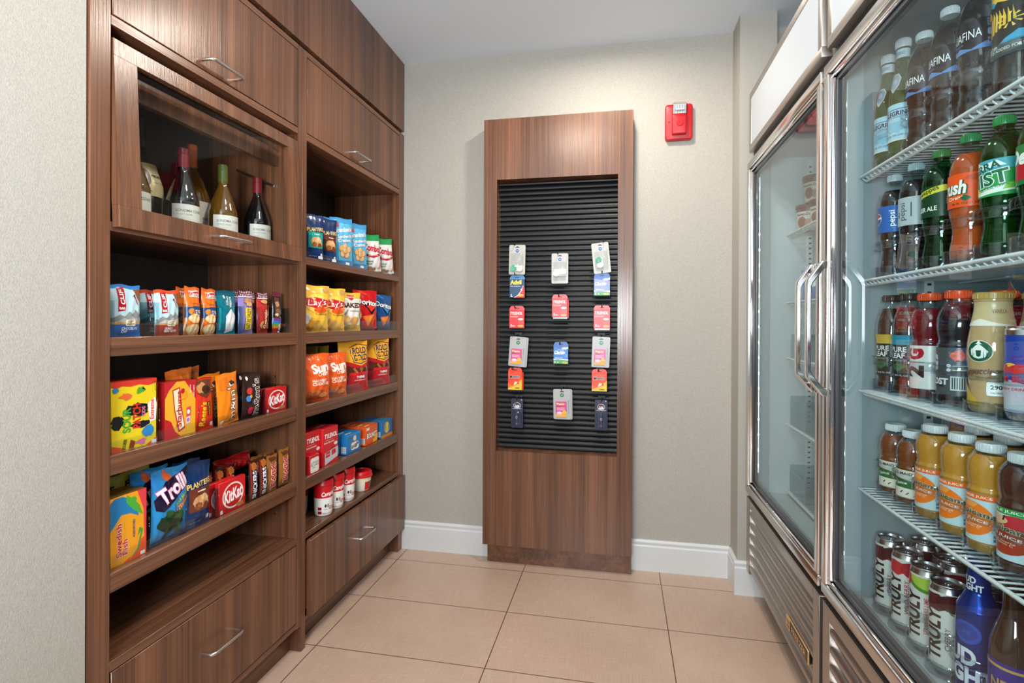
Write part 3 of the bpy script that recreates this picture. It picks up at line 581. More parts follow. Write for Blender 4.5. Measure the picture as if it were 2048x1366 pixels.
st = [P([(0, 1), (.35, 1), (.12, .86), (0, .72)], '#c8202e'), P([(.62, 1), (1, 1), (1, .62), (.86, .80)], '#c8202e'), P([(0, 0), (.5, .0), (.32, .10), (.18, .30), (0, .36)], '#c8202e'), P([(.22, .86), (.46, .90), (.50, .60), (.64, .14), (.42, .08), (.28, .50)], '#c8202e'), P([(.25, .84), (.43, .87), (.47, .58), (.61, .17), (.45, .12), (.31, .50)], '#f5e9c8'), T('Starburst', .435, .50, .17, .66, '#c8202e', 90, .05), P([(.68, .5), (.82, .52), (.82, .34), (.68, .32)], '#e24b52'), P([(.66, .32), (.80, .34), (.80, .22), (.66, .2)], '#f0d9e8'), E(.74, .42, .05, .04, '#ffffff'), E(.73, .27, .05, .04, '#b67ac4'), blob(.60, .74, .10, .09, '#f0a21e', 3, 14, .3), E(.55, .82, .06, .05, '#b91f2c'), T('Original', .80, .84, .05, .15, '#ffffff', 90, .03), T('FRUIT CHEWS', .92, .80, .04, .2, '#ffffff', 90)]
o = carton('candy_box', 'yellow and red fruit chew box standing second on the middle candy shelf', 'candy box', (-1.100, 1.180, Z2), .098, .140, .020, '#f3b22d', st, side=[R(0, 0, 1, 1, '#a3161f')], tart=[R(0, 0, 1, 1, '#c8202e')], group=G2)
for i in (1, 2, 3): behind(o, -.022*i, -.001*i, ('yellow and red fruit chew box just behind the front one', 'third yellow and red fruit chew box in its row', 'rearmost yellow and red fruit chew box')[i-1])
re = [P([(.1, .98), (.95, .98), (.9, .72), (.55, .64), (.2, .74)], '#6b3a22'), blob(.42, .84, .26, .10, '#c98a50', 3, 14, .2), blob(.62, .80, .22, .08, '#3d1f13', 6, 14, .2), T("Reese's", .36, .33, 1.0, .15, '#f4c21b', 82, .05, .1), R(.62, .28, .76, .56, '#2a1710'), T('PEANUT BUTTER', .69, .42, .06, .25, '#f4c21b', 90), RR(.76, .05, .92, .13, .02, '#dfe9ee')]
o = bag('peanut_cup_bag', 'red peanut butter cup packet with yellow lettering leaning beside the fruit chews', 'candy packet', (-1.104, 1.262, Z2), .066, .138, .018, '#d8351c', re, group=G2, seed=4, rx=math.radians(3), bot=True)
behind(o, -.025, .030, 'red peanut butter cup packet tilted behind the front red one')
o = bag('peanut_cup_bag', 'crumpled orange candy wrapper sticking up above the fruit chew box', 'candy packet', (-1.150, 1.236, Z2), .085, .166, .03, '#e87a18', [R(0, .9, 1, 1, '#d96a12'), blob(.5, .82, .12, .03, '#5a3018', 2)], group=G2, seed=21, rx=math.radians(4))
behind(o, -.02, .05, 'crumpled orange candy wrapper behind the orange candy bag')
mm = lambda tc, oc: [P([(.05, .92), (.95, .95), (.92, .7), (.7, .66), (.5, .72), (.1, .70)], oc), T("m&m's", .56, .45, .37, .80, tc, 90, .07), T("m&m's", .56, .45, .33, .78, '#f4efe8', 90, .01), RR(.06, .04, .2, .1, .02, '#efe7da')]
o = bag('chocolate_candy_bag', 'orange bag of peanut butter chocolate candies with brown lettering, tilted', 'candy packet', (-1.104, 1.355, Z2), .086, .146, .026, '#ef8518', mm('#47210f', '#e2761a')+[blob(.66, .82, .12, .05, '#4b2a18', 4), T('PEANUT BUTTER', .26, .09, .3, .03, '#f4efe8'), E(.80, .62, .05, .04, '#3f8f3f'), E(.72, .86, .06, .03, '#e98a2a')], group=G2, seed=6, rx=math.radians(5))
behind(o, -.03, -.03, 'orange bag of chocolate candies tucked behind the front orange bag')
o = bag('chocolate_candy_bag', 'dark brown bag of chocolate candies with white lettering', 'candy packet', (-1.106, 1.452, Z2), .084, .136, .024, '#2f1b18', [blob(.25, .62, .13, .08, '#c53a3a', 3, 14, .1), blob(.2, .45, .11, .07, '#3a7fc0', 5, 14, .1), blob(.35, .18, .15, .08, '#b81f3f', 6, 14, .1), E(.30, .5, .06, .04, '#e3b52c'), E(.16, .9, .06, .05, '#f4efe8'), T("m&m's", .62, .47, .42, .84, '#efe9e4', 90, .07), T("m&m's", .62, .47, .38, .82, '#3c1d16', 90, .0)], group=G2, seed=9, rx=math.radians(-2))
behind(o, -.03, .012, 'dark brown bag of chocolate candies behind the front brown one')
kk = [P([(0, 0), (.62, 0), (.5, .08), (.2, .16), (0, .2)], '#b5151a'), E(.52, .50, .40, .40, '#f3ece2', 0, 360, 30), E(.52, .50, .36, .35, '#cf1a1f', 0, 360, 30), T('KitKat', .52, .52, .70, .40, '#ffffff', 8, .05, .25), blob(.78, .14, .14, .08, '#c7824a', 4), RR(.04, .04, .13, .16, .02, '#dfe6ea', 1.5)]
o = carton('wafer_bar_box', 'red chocolate wafer bar packet with white oval lettering, right end of middle candy shelf', 'candy packet', (-1.104, 1.575, Z2), .108, .078, .012, '#d21d22', kk, group=G2)
behind(o, -.016, 0, 'red chocolate wafer packet just behind the one at the right end of middle shelf')
# --- lower candy shelf
sw = [P([(0, .93), (.12, .98), (.34, .98), (.55, .90), (.72, .78), (.78, .62), (.55, .70), (.3, .72), (.12, .60), (0, .52)], '#1f7fc0'), P([(.45, .98), (.62, .90), (.80, .78), (.90, .62), (.84, .64), (.62, .74), (.42, .88)], '#4eae3a'), E(.62, .88, .10, .05, '#4eae3a'), P([(.30, 0), (1, 0), (1, .30), (.78, .22), (.55, .06)], '#e9502d'), P([(.74, 1), (1, 1), (1, .2), (.94, .3), (.92, .7)], '#e5404a'), P([(.55, .02), (.78, .12), (.90, .40), (.80, .44), (.70, .20)], '#3d9a3a'), P([(.52, .02), (.74, .14), (.84, .38), (.72, .30), (.60, .12)], '#f0a02a'),
    T('Swedish\nFish', .31, .36, .34, .50, '#f8ead0', 90, .09), T('Swedish\nFish', .31, .36, .32, .485, '#c01f3a', 90, .045), T('ASSORTED', .64, .46, .06, .27, '#1d3f7a', 90, .03), RR(.82, .02, .96, .07, .02, '#efe9e0')]
o = carton('candy_box', 'orange and yellow fish candy box with red lettering, left end of lower candy shelf', 'candy box', (-1.098, 1.030, Z3), .092, .155, .022, '#f2a41f', sw, tart=[R(0, 0, 1, 1, '#7d5a20')], group=G3)
for i in (1, 2): behind(o, -.024*i, -.002, ('orange fish candy box directly behind the front one', 'rearmost orange fish candy box in its row')[i-1])
o = bag('gummy_bag', 'yellow gummy bag with black FREE lettering behind the blue gummy bag', 'candy packet', (-1.165, 1.105, Z3), .125, .188, .03, '#b7b52a', [T('FREE', .62, .86, .5, .09, '#17170f', 0, .05, .2), tiny(.3, .74, .9, .80, 2, '#3b3a18'), R(0, 0, 1, .6, '#7f9a2a'), T('F', .12, .84, .1, .1, '#17170f', 0, .05)], group=G3, seed=30, rx=math.radians(4), rough=.2)
behind(o, -.03, -.075, 'second yellow gummy bag standing behind the fish candy boxes')
tr = [P([(0, 1), (.2, .9), (0, .7)], '#2f7fc4'), P([(.3, 1), (.5, .88), (.42, .8), (.24, .9)], '#c9582f'), P([(.02, .62), (.3, .84), (.98, .96), (.96, .72), (.6, .60), (.22, .44), (.06, .48)], '#1b1430'), T('Trolli', .50, .72, .84, .24, '#e36fb0', 24, .10), T('Trolli', .50, .72, .82, .22, '#f1ecf4', 24, .05), T('SOUR BRITE', .72, .55, .4, .05, '#a7cf3a', 30, .04), T('Crawlers', .74, .48, .46, .09, '#ef8d2c', 30, .06), blob(.45, .28, .34, .13, '#15301c', 3, 20, .3), blob(.62, .34, .14, .06, '#2d5a2b', 5, 16, .3), blob(.36, .40, .1, .05, '#24502a', 8, 14, .3), P([(.3, .2), (.38, .22), (.34, .02), (.26, .02)], '#1d3a24'), P([(.6, .2), (.7, .22), (.72, .04), (.64, .03)], '#3f6a35'), R(0, 0, 1, .05, '#123a5c')]
o = bag('gummy_bag', 'bright blue sour gummy worm bag with pink and white lettering', 'candy packet', (-1.112, 1.155, Z3), .112, .180, .034, '#2a86c0', tr, group=G3, seed=32, rx=math.radians(-2), rough=.14)
behind(o, -.04, -.02, 'blue sour gummy worm bag standing behind the front blue one')
pl = lambda c2: [R(0, .60, 1, 1, '#12305e'), T('PLANTERS', .5, .68, .88, .085, '#e8c060', 5, .05), R(.12, .26, .92, .62, c2), blob(.55, .40, .30, .12, '#d7a06a', 3, 16, .25), blob(.4, .34, .14, .06, '#8f5230', 5), blob(.66, .46, .14, .05, '#e7c08f', 8), blob(.72, .33, .12, .05, '#7a3d22', 9), R(.38, .56, .72, .58, '#efe2cf'), R(0, 0, 1, .22, '#14356a'), T('NET WT 2 OZ', .4, .08, .4, .02, '#c9d4e4'), RR(.80, .08, .92, .15, .02, '#dde6ee')]
o = bag('nut_mix_bag', 'navy nut mix bag with gold lettering between blue gummies and red wafers', 'snack packet', (-1.112, 1.243, Z3), .090, .172, .030, '#14356a', pl('#6b3524'), group=G3, seed=34, rough=.2)
behind(o, -.04, .01, 'navy nut mix bag standing behind the first navy bag on lower shelf')
o = carton('wafer_bar_box', 'red chocolate wafer carton with white oval lettering on lower candy shelf', 'candy packet', (-1.100, 1.368, Z3), .108, .092, .014, '#d21d22', kk, group=G3)
behind(o, -.018, -.022, 'red chocolate wafer carton behind the front one on lower candy shelf'); behind(o, -.06, 0, 'rearmost red chocolate wafer carton on the lower candy shelf')
sn = [T('SNICKERS', .5, .40, .52, .72, '#1e3f86', 90, .10), T('SNICKERS', .5, .40, .46, .70, '#f2f2f2', 90, .05), blob(.5, .86, .36, .10, '#b8682c', 2), R(.05, .02, .2, .98, '#8a2a1c')]
o = bag('chocolate_bar', 'brown chocolate bar standing upright, blue outlined white lettering, left of its pair', 'chocolate bar', (-1.104, 1.462, Z3), .038, .122, .016, '#2f1a14', sn, group='upright chocolate bars', seed=40, crimp=.04)
behind(o, 0, .046, 'brown chocolate bar standing upright, blue outlined lettering, next to the gold bars')
behind(o, -.035, -.055, 'brown chocolate bar upright behind the red wafer carton, right one'); behind(o, -.035, -.10, 'brown chocolate bar upright behind the red wafer carton, middle one')
behind(o, -.035, -.145, 'brown chocolate bar upright behind the red wafer carton, left one')
tw = [T('TWIX', .52, .44, .50, .74, '#f6efe6', 90, .12), T('TWIX', .52, .44, .44, .71, '#c8222a', 90, .06), blob(.5, .9, .3, .06, '#5c3018', 2)]
o = bag('chocolate_bar', 'gold caramel bar standing upright with red lettering, left of the two', 'chocolate bar', (-1.104, 1.548, Z3), .056, .118, .018, '#9a5f26', tw, group='upright chocolate bars', seed=44, crimp=.05)
behind(o, .002, .062, 'gold caramel bar standing upright with red lettering at the right end', .006); behind(o, -.04, -.02, 'gold caramel bar standing behind the left gold bar'); behind(o, -.04, .045, 'gold caramel bar standing behind the right gold bar')
for i, y in enumerate((1.44, 1.50)): bag('red_candy_wrapper', 'glossy red candy wrapper lying on top behind the %s' % ('dark upright bars', 'gold upright bars')[i], 'candy packet', (-1.20, y+.02, Z3+.075), .10, .05, .05, '#c01c1c', [], seed=50+i, group=G3, ry=0)
# --- top right shelf
Z0 = 1.3665
def at(o, y, x=None): o.location.y = y; return o
a = bag('nut_mix_bag', 'navy nut mix bag with teal picture panel, left end of top right shelf', 'snack packet', (-1.108, 1.797, Z0), .078, .165, .028, '#12305e', pl('#1f9a8c'), group=G4, rz=-.42, seed=61)
a = bag('nut_mix_bag', 'navy nut mix bag with brown picture panel, second on top right shelf', 'snack packet', (-1.108, 1.893, Z0), .078, .168, .028, '#12305e', pl('#6b2f1c'), group=G4, rz=-.42, seed=62)
gm = [R(0, .9, 1, 1, '#3f97cc'), T("Grandma's", .5, .76, .82, .10, '#f3efe4', 8, .05), P([(.10, .80), (.3, .9), (.34, .82)], '#d9362c'), T('Sandwich\nCremes', .56, .58, .70, .18, '#16426e', 6, .06), T('Sandwich\nCremes', .56, .58, .68, .165, '#ffffff', 6, .03), R(0, 0, 1, .10, '#2f86bf')]+[q for i, (x, y) in enumerate(((.36, .36), (.55, .40), (.72, .34), (.45, .24), (.64, .22), (.54, .31))) for q in (E(x, y, .13, .075, '#a8794a'), E(x, y+.008, .11, .06, '#d6ae7c'))]
o = bag('cookie_bag', 'sky blue sandwich cookie bag, taller one next to the navy bags', 'snack packet', (-1.105, 1.995, Z0), .108, .190, .036, '#58b4e0', gm, group=G4, rz=-.42, seed=63, rx=math.radians(3))
behind(o, 0, .128, 'sky blue sandwich cookie bag, right one beside the white pretzel bags'); behind(o, -.05, -.03, 'sky blue sandwich cookie bag peeking out behind the front pair')
cb = [R(0, .84, 1, 1, '#1f9a52'), T('Combos', .54, .64, .92, .20, '#c41f3a', -8, .07), P([(.12, .50), (.5, .44), (.9, .50), (.95, .44), (.5, .37), (.12, .43)], '#c41f3a'), T('BAKED SNACKS', .52, .45, .5, .04, '#f4e9e4', 0, .02), P([(.80, .06), (.98, .42), (1, .1)], '#d99066'), T('Pizzeria\nPretzel', .34, .25, .34, .12, '#2f7d4c'), blob(.36, .08, .16, .06, '#c98c5a', 3), blob(.56, .06, .12, .05, '#b87a48', 5)]
o = bag('pretzel_snack_bag', 'white stuffed pretzel bag with green top and red lettering, left of the two', 'snack packet', (-1.105, 2.258, Z0), .115, .165, .038, '#ebe9e6', cb, group=G4, rz=-.42, seed=66, rx=math.radians(4))
behind(o, 0, .140, 'white stuffed pretzel bag with green top at right end of the shelf', .003)
# --- chip shelf
G5 = 'chip bags on the second right shelf'
ly = [E(.5, .62, .40, .20, '#f6d25c'), P([(.10, .72), (.42, .76), (.92, .70), (.88, .52), (.5, .50), (.14, .56)], '#c8202e'), T("Lay's", .5, .63, .66, .17, '#ffffff', 4, .0, .15), E(.60, .48, .24, .06, '#e0551c'), T('Classic', .62, .40, .4, .05, '#8a6a20', 0, .03), blob(.3, .17, .34, .14, '#e9a63c', 3, 14, .15), blob(.7, .12, .28, .10, '#f0b850', 5, 14, .15), blob(.12, .28, .16, .12, '#e8e4e0', 7), blob(.86, .92, .14, .06, '#c99a54', 8)]
o = bag('chip_bag', 'yellow potato chip bag with red ribbon logo, at left end of chip shelf', 'chip bag', (-1.110, 1.800, Z1), .122, .172, .052, '#f2bd3e', ly, group=G5, rz=-.42, seed=71)
behind(o, 0, .122, 'yellow potato chip bag with red ribbon logo, second along the chip shelf', -.002); behind(o, -.06, .05, 'yellow potato chip bag standing behind the first two')
bk = [R(0, .86, 1, 1, '#e3bd3a'), P([(.42, .95), (.72, .95), (.66, .84), (.57, .80), (.46, .84)], '#c92a34'), T("Lay's", .57, .89, .22, .05, '#ffffff', 0, .04), T('BAKED', .56, .68, .76, .13, '#47241a', 0, .07), T('ORIGINAL', .66, .53, .4, .04, '#6b6b66'), P([(.06, .34), (.30, .44), (.40, .56), (.34, .56), (.2, .44), (.04, .38)], '#8c8c92'), blob(.3, .30, .18, .11, '#e0b06a', 3, 14, .12), blob(.66, .26, .18, .12, '#d9a45a', 5, 14, .12), P([(0, 0), (1, 0), (1, .16), (.5, .08), (0, .18)], '#e8b93a'), E(.98, .42, .10, .12, '#d7a260')]
o = bag('chip_bag', 'white and yellow baked chip bag in the middle of the chip shelf', 'chip bag', (-1.110, 2.052, Z1), .128, .160, .050, '#e8e4dc', bk, group=G5, rz=-.42, seed=74)
behind(o, -.06, -.035, 'white and yellow baked chip bag behind the front baked one')
dr = lambda tri: [P([(.18, .98), (.6, .86), (.34, 1)], tri), P([(.30, .70), (.98, .66), (.66, .40)], '#15100f'), P([(.44, .64), (.88, .62), (.66, .48)], tri), T('Doritos', .52, .71, .92, .15, '#15100f', -6, .10), T('Doritos', .52, .71, .88, .135, '#ffffff', -6, .05), P([(.28, .36), (.78, .42), (.56, .10)], '#e8752a'), P([(.36, .34), (.70, .38), (.55, .18)], '#f08f3c'), P([(.70, .30), (.86, .40), (.74, .12)], '#d8641f'), R(0, 0, 1, .05, '#2a1010')]
o = bag('chip_bag', 'red tortilla chip bag with white lettering on the chip shelf', 'chip bag', (-1.110, 2.205, Z1), .130, .178, .046, '#c8141e', dr('#ef3b2a'), group=G5, rz=-.42, seed=76)
o = bag('chip_bag', 'blue tortilla chip bag at right end of the chip shelf', 'chip bag', (-1.116, 2.375, Z1), .120, .168, .044, '#14508f', dr('#2a86cf'), group=G5, rz=-.42, seed=78, rx=math.radians(-4))
# --- pretzel shelf
G6 = 'bags on the third right shelf'
sc = [T('Sun', .56, .72, .60, .20, '#fff3e4', 8, .08), T('CHIPS', .66, .59, .42, .08, '#fff3e4', 4, .05), T('HARVEST\nCHEDDAR', .56, .42, .60, .13, '#f7e2cf', 0, .05), blob(.5, .16, .36, .10, '#b4471c', 3, 16, .3), blob(.36, .20, .16, .06, '#c9703a', 5), blob(.70, .14, .16, .06, '#d98a4a', 6)]+[P([(.5+.24*math.cos(a), .80+.12*math.sin(a)), (.51+.34*math.cos(a+.04), .81+.17*math.sin(a)), (.5+.24*math.cos(a+.12), .80+.12*math.sin(a+.12))], '#f6a04a') for a in [x*.32 for x in range(0, 10)]]
o = bag('multigrain_chip_bag', 'orange wavy grain chip bag with white lettering, left end of pretzel shelf', 'chip bag', (-1.104, 1.800, Z2), .128, .176, .060, '#e4591e', sc, group=G6, rz=-.42, seed=81)
behind(o, 0, .132, 'orange wavy grain chip bag, second on the pretzel shelf', -.003)
o2 = bag('chip_bag', 'dim yellow bag standing behind the orange grain chip bags', 'chip bag', (-1.19, 1.86, Z2), .13, .196, .04, '#8a7a1c', [E(.6, .82, .14, .05, '#1c2a20')], group=G6, rz=-.42, seed=83); behind(o2, -.01, .10, 'dim yellow bag behind, next to the gold pretzel bag')
rg = [P([(0, .66), (.30, .60), (.62, .52), (1, .60), (1, 1), (0, 1)], '#eda72c'), P([(.32, .90), (.62, .95), (.96, .92), (1, .72), (.92, .60), (.64, .56), (.36, .60), (.30, .74)], '#14324f'), P([(.335, .89), (.62, .935), (.945, .905), (.98, .72), (.905, .615), (.64, .575), (.375, .615), (.32, .74)], '#eda72c'), T('ROLD\nGOLD', .645, .757, .54, .26, '#14324f', 0, .05), P([(.08, .56), (.3, .52), (.62, .46), (.94, .54), (.94, .36), (.08, .36)], '#5a2a1e'), T('THINS', .60, .30, .3, .055, '#ffffff', 0, .05), T('ORIGINAL', .60, .235, .42, .028, '#f7d9d4', 0, .03), R(.2, .34, 1, .40, '#d8262f'), P([(.32, .48), (.40, .50), (.5, .40), (.46, .38)], '#a86a35'), P([(.55, .47), (.64, .38), (.70, .46), (.6, .52)], '#a86a35'), P([(.78, .50), (.86, .40), (.9, .44), (.84, .52)], '#b87a40')]
o = bag('pretzel_bag', 'gold and red pretzel bag, left one of the two tall bags', 'pretzel bag', (-1.104, 2.100, Z2), .152, .212, .056, '#c2202a', rg, group=G6, rz=-.42, seed=85, rx=math.radians(2))
behind(o, 0, .222, 'gold and red pretzel bag at right end of the pretzel shelf', .003); behind(o, -.065, .11, 'gold and red pretzel bag half hidden between the two tall ones')
# --- medicine boxes
G7 = 'boxes on the medicine shelf'
ty = lambda: [T('TYLENOL', .52, .78, .84, .13, '#ffffff', 0, .05, .12), T('Acetaminophen', .36, .665, .5, .03, '#f4c9c9', 0, .02), T('Extra Strength', .40, .60, .66, .055, '#ffffff', 0, .03, .2), P([(.0, .34), (.4, .34), (.6, .46), (1, .42), (1, .18), (.5, .14), (0, .10)], '#a8101c'), E(.84, .52, .12, .045, '#efe4e4')]
o = carton('medicine_carton', 'red pain reliever carton with white lettering at left end of medicine shelf', 'medicine box', (-1.108, 1.796, Z3), .098, .146, .075, '#cf1c26', ty(), group=G7)
behind(o, -.08, .0, 'red pain reliever carton behind the left red carton')
o = carton('medicine_carton', 'red pain reliever carton with silver tablet packet picture, right of its twin', 'medicine box', (-1.098, 1.902, Z3), .110, .142, .080, '#cf1c26', ty()+[P([(.12, .02), (.12, .34), (.98, .42), (.98, .14)], '#c9ccd0'), P([(.18, .20), (.18, .34), (.46, .36), (.46, .22)], '#c8202e'), P([(.56, .22), (.56, .36), (.84, .38), (.84, .25)], '#c8202e'), T('Tylenol', .32, .28, .22, .05, '#f4e4e4')], tart=[T('TYLENOL', .45, .6, .7, .2, '#f0dcdc', 0, .04)], group=G7)
o = carton('mint_tin', 'small red and white mint tin in front of the red cartons', 'tin', (-1.086, 1.772, Z3), .062, .066, .016, '#c4262c', [RR(.06, .06, .94, .86, .12, '#e9e6df', 1), T('ALTOIDS', .5, .52, .82, .26, '#8a8a86', 0, .04), R(.30, .3, .56, .34, '#8a8a86')], rough=.25)
def sheets(nm, lab, y, w_, h, col, art, tart, cnt, names):
    o = carton(nm, lab, 'laundry box', (-1.100, y, Z3), w_, h, .030, col, art, tart=tart, side=[R(.15, .1, .85, .4, '#e8ecf0')]+[R(.2+.09*i, .12, .24+.09*i, .38, '#20242a') for i in range(7)], group=G7)
    for i in range(cnt): behind(o, -.0325*(i+1), 0, names+' row, number %s from the front' % ('two', 'three', 'four', 'five')[i])
sheets('fabric_softener_box', 'blue fabric softener sheet box at the front of its row', 2.092, .118, .082, '#1f78bd', [RR(.28, .14, .86, .52, .1, '#f2f0ea', 1.2), T('Snuggle', .57, .34, .54, .26, '#1a2f55', 12, .06), blob(.56, .72, .12, .14, '#e8d6b8', 3), R(0, .9, 1, 1, '#2f92d2')], [R(0, 0, 1, 1, '#2b86c6'), R(.1, .35, .5, .6, '#e8eef4')], 3, 'blue fabric softener box in its')
sheets('dryer_sheet_box', 'orange dryer sheet box at the front of its row', 2.258, .118, .084, '#e85a1e', [T('BOUNCE', .5, .48, .84, .30, '#1c2f66', 0, .10), T('BOUNCE', .5, .48, .82, .27, '#ffffff', 0, .05), R(.06, .78, .3, .92, '#f4efe8'), E(.86, .30, .12, .22, '#e8b62c'), R(.6, .05, .9, .22, '#f0c22c')], [R(0, 0, 1, 1, '#ef6a2c'), R(.1, .3, .5, .6, '#f6e2d4')], 3, 'orange dryer sheet box in its')
sheets('detergent_box', 'teal blue detergent box at right end of the medicine shelf', 2.418, .125, .078, '#1b6fae', [E(.5, .56, .22, .34, '#e9c42e'), E(.5, .56, .16, .26, '#1b5f9a'), R(.4, .3, .6, .8, '#e9c42e'), R(0, 0, 1, .16, '#e8902a')], [R(0, 0, 1, 1, '#2a86b8')], 3, 'teal blue detergent box in its')
# --- soup cups
def soup(loc, label, rz=0):
    t = empty('soup_cup', loc, label, 'soup cup', 'soup cups on the bottom right shelf', rz)
    pr = [(.030, 0), (.0325, .004), (.0335, .02), (.0345, .050), (.0350, .068), (.0353, .1), (.0355, .112)]
    m = MB().lathe([p for p in pr if p[1] <= .068], ink('#e9e7e3', .3), 40); m.lathe([p for p in pr if p[1] >= .068], ink('#c8161f', .3), 40)
    put(m, [T('Campbells', .5, .75, .56, .20, '#ffffff', 6, .03, .25), T('Chicken & Mini\nShaped Pasta', .60, .26, .30, .14, '#b5202a', 0, .03), E(.42, .34, .035, .07, '#8f9490'), E(.34, .34, .03, .06, '#2c2c2c'), T('CALORIES', .34, .22, .12, .03, '#6b6b6b'), R(.10, .06, .22, .16, '#8f1018'), R(.10, .2, .22, .3, '#8f1018'), E(.70, .47, .05, .12, '#3b1f12'), T('Microwavable', .5, .08, .5, .03, '#6b6b6b'), E(.26, .52, .035, .06, '#f1e4e4')], .035*math.radians(200), .108, arcart(lambda z: interp(pr)(z)+.0004, .002, .110, math.radians(200)), step=.004, vstep=.02, rough=.3)
    m.build('cup_body', t)
    MB().lathe([(.0358, .1125), (.0372, .114), (.0372, .119), (.0362, .121), (.0360, .130), (.0345, .135), (.0315, .136), (.0310, .133), (.0005, .133)], pmat_cap('#b5141d'), 40).build('lid', t)
    return t
c0 = soup((-1.117, 1.884, .4015), 'red and white soup cup with red lid, foremost and leftmost full cup', -.25)
dup(c0, (-1.117, 1.968, .4005), 'red and white soup cup with red lid, middle of the front three'); dup(c0, (-1.117, 2.058, .4005), 'red and white soup cup with red lid, beside the wide soup bowl')
dup(c0, (-1.215, 1.868, .4015), 'red and white soup cup half hidden behind the cabinet post', rot=(0, 0, -1.6)); dup(c0, (-1.205, 2.06, .4015), 'red and white soup cup in the second row behind the others')
t = empty('soup_bowl', (-1.120, 2.196, .4005), 'wide soup bowl with bright red lid to the right of the soup cups', 'soup bowl'); pr = [(.034, 0), (.036, .004), (.0405, .030), (.0435, .060)]
m = MB().lathe(pr, ink('#e8e3d4', .3), 40); put(m, [R(.28, 0, .74, .68, '#cf1c22'), blob(.56, .45, .10, .26, '#1f7f9a', 3, 16, .3), blob(.62, .28, .08, .16, '#e3c02c', 5), R(.0, .72, 1, .92, '#efe6c2')], .041*math.radians(180), .058, arcart(lambda z: interp(pr)(z)+.0004, .001, .059, math.radians(180)), step=.004, vstep=.02); m.build('bowl', t)
MB().lathe([(.0445, .058), (.049, .060), (.049, .066), (.046, .068), (.0455, .080), (.043, .084), (.038, .085), (.037, .081), (.0005, .080)], pmat_cap('#c8141c'), 40).build('lid', t)
# --- clear trays with lane dividers
def tray(label, y0, y1, z, divs, hf=.034, hd=.085, dep=.24, x1=-1.0985, lane0=None):
    t = empty('clear_shelf_tray', (x1, (y0+y1)/2, z), label, 'tray', 'clear acrylic shelf trays'); org = (x1, (y0+y1)/2, z)
    MB().box(x1, y0, z, x1+.0022, y1, z+hf, LIPM).build('front_lip', t, org=org)
    for y in divs: MB().box(x1-dep, y-.0011, z, x1-.0005, y+.0011, z+hd, ACRYL, .0008, 1).build('divider', t, org=org)
    return t
tray('clear tray with dividers on the upper candy shelf', .967, 1.642, Z1-.0022, (.995, 1.088, 1.112, 1.199, 1.256, 1.312, 1.404, 1.410, 1.482, 1.552, 1.615, 1.636))
tray('clear tray with dividers on the middle candy shelf', .967, 1.642, Z2-.0022, (1.112, 1.236, 1.302, 1.404, 1.505, 1.515, 1.632), hf=.03, x1=-1.0955)
tray('clear tray with dividers on the lower candy shelf', .967, 1.642, Z3-.0022, (1.084, 1.186, 1.196, 1.300, 1.310, 1.432, 1.484, 1.524, 1.580), hf=.034, x1=-1.0955)
tray('clear tray with dividers on the top right shelf', 1.70, 2.495, Z0-.0015, (1.752, 1.842, 1.848, 1.936, 2.055, 2.188, 2.196, 2.322, 2.328, 2.462), hf=.022, hd=.085, x1=-1.0845)
tray('clear tray with dividers on the chip shelf', 1.702, 2.494, Z1-.0022, (1.862, 1.980, 2.122, 2.132, 2.285, 2.295, 2.45), hf=.045, x1=-1.0845)
tray('clear tray with dividers on the pretzel shelf', 1.702, 2.494, Z2-.0022, (1.866, 2.01, 2.02, 2.20, 2.24, 2.42), hf=.04, x1=-1.0735-.012)
for i, y in enumerate((1.80, 1.895, 2.0, 2.125, 2.27, 2.41)):
    o = MB().box(-1.0825, y-.014, Z0+.002, -1.0815, y+.014, Z0+.012, ink('#e8e8e4'), 0).build('price_tag'); 
    tag(o, 'small white price tag under the %s' % ('left navy nut bag', 'right navy nut bag', 'taller sky blue cookie bag', 'right sky blue cookie bag', 'left green-topped pretzel bag', 'right green-topped pretzel bag')[i], 'price tag', 'price tags on the top right shelf')
# --- wine
def wine(loc, label, r, h, gl, cap, lab, labc, lz, span=130, caplen=.055, prof=None, group='wine bottles behind the flap door', rz=0):
    t = empty('wine_bottle', loc, label, 'wine bottle', group, rz); k = h/.245
    pr = prof or [(r*.9, 0), (r, .004), (r, .100*k), (r*.93, .118*k), (r*.74, .142*k), (r*.52, .166*k), (.0135, .186*k), (.0128, .20*k), (.0128, h-.004)]
    pr = smooth_prof(pr); MB().lathe(pr, gl, 40).build('bottle_body', t)
    cyl_label(pr, lz[0], lz[1], lab, labc, math.radians(span), full=False).build('label', t)
    z0 = h-caplen; q = interp(pr); m = MB(); m.lathe([(q(z0+(h-.019-z0)*k/14)+.0012, z0+(h-.019-z0)*k/14) for k in range(15)]+[(q(h-.02)+.0011, h-.018), (q(h-.02)+.0019, h-.0175), (q(h-.01)+.0019, h-.0155), (q(h-.01)+.0011, h-.015), (q(h-.01)+.0011, h-.002), (.011, h), (.0005, h)], pmat_cap(cap), 40); m.build('capsule', t)
    return t
DKG = pmat('dark_wine_glass', (.006, .005, .006), .05, 0, Coat_Weight=1.0); AMB = pmat('amber_white_wine_glass', (.20, .095, .008), .06, 0, Coat_Weight=1.0); AMB.node_tree.nodes['Principled BSDF'].inputs['Transmission Weight'].default_value = .45
sl = [T('SONOMA COAST', .5, .80, .78, .085, '#6a6a64', 0, .01), T('PINOT NOIR', .34, .68, .42, .05, '#a8a8a2'), T('2017', .22, .54, .16, .05, '#a8a8a2')]
WZ = 1.3525
w1 = wine((-1.20, 1.292, WZ), 'red wine bottle with maroon capsule and white label, in front of the orange capsule', .0410, .268, DKG, '#7a1226', sl, '#dcdcd6', (.018, .106), rz=-.35)
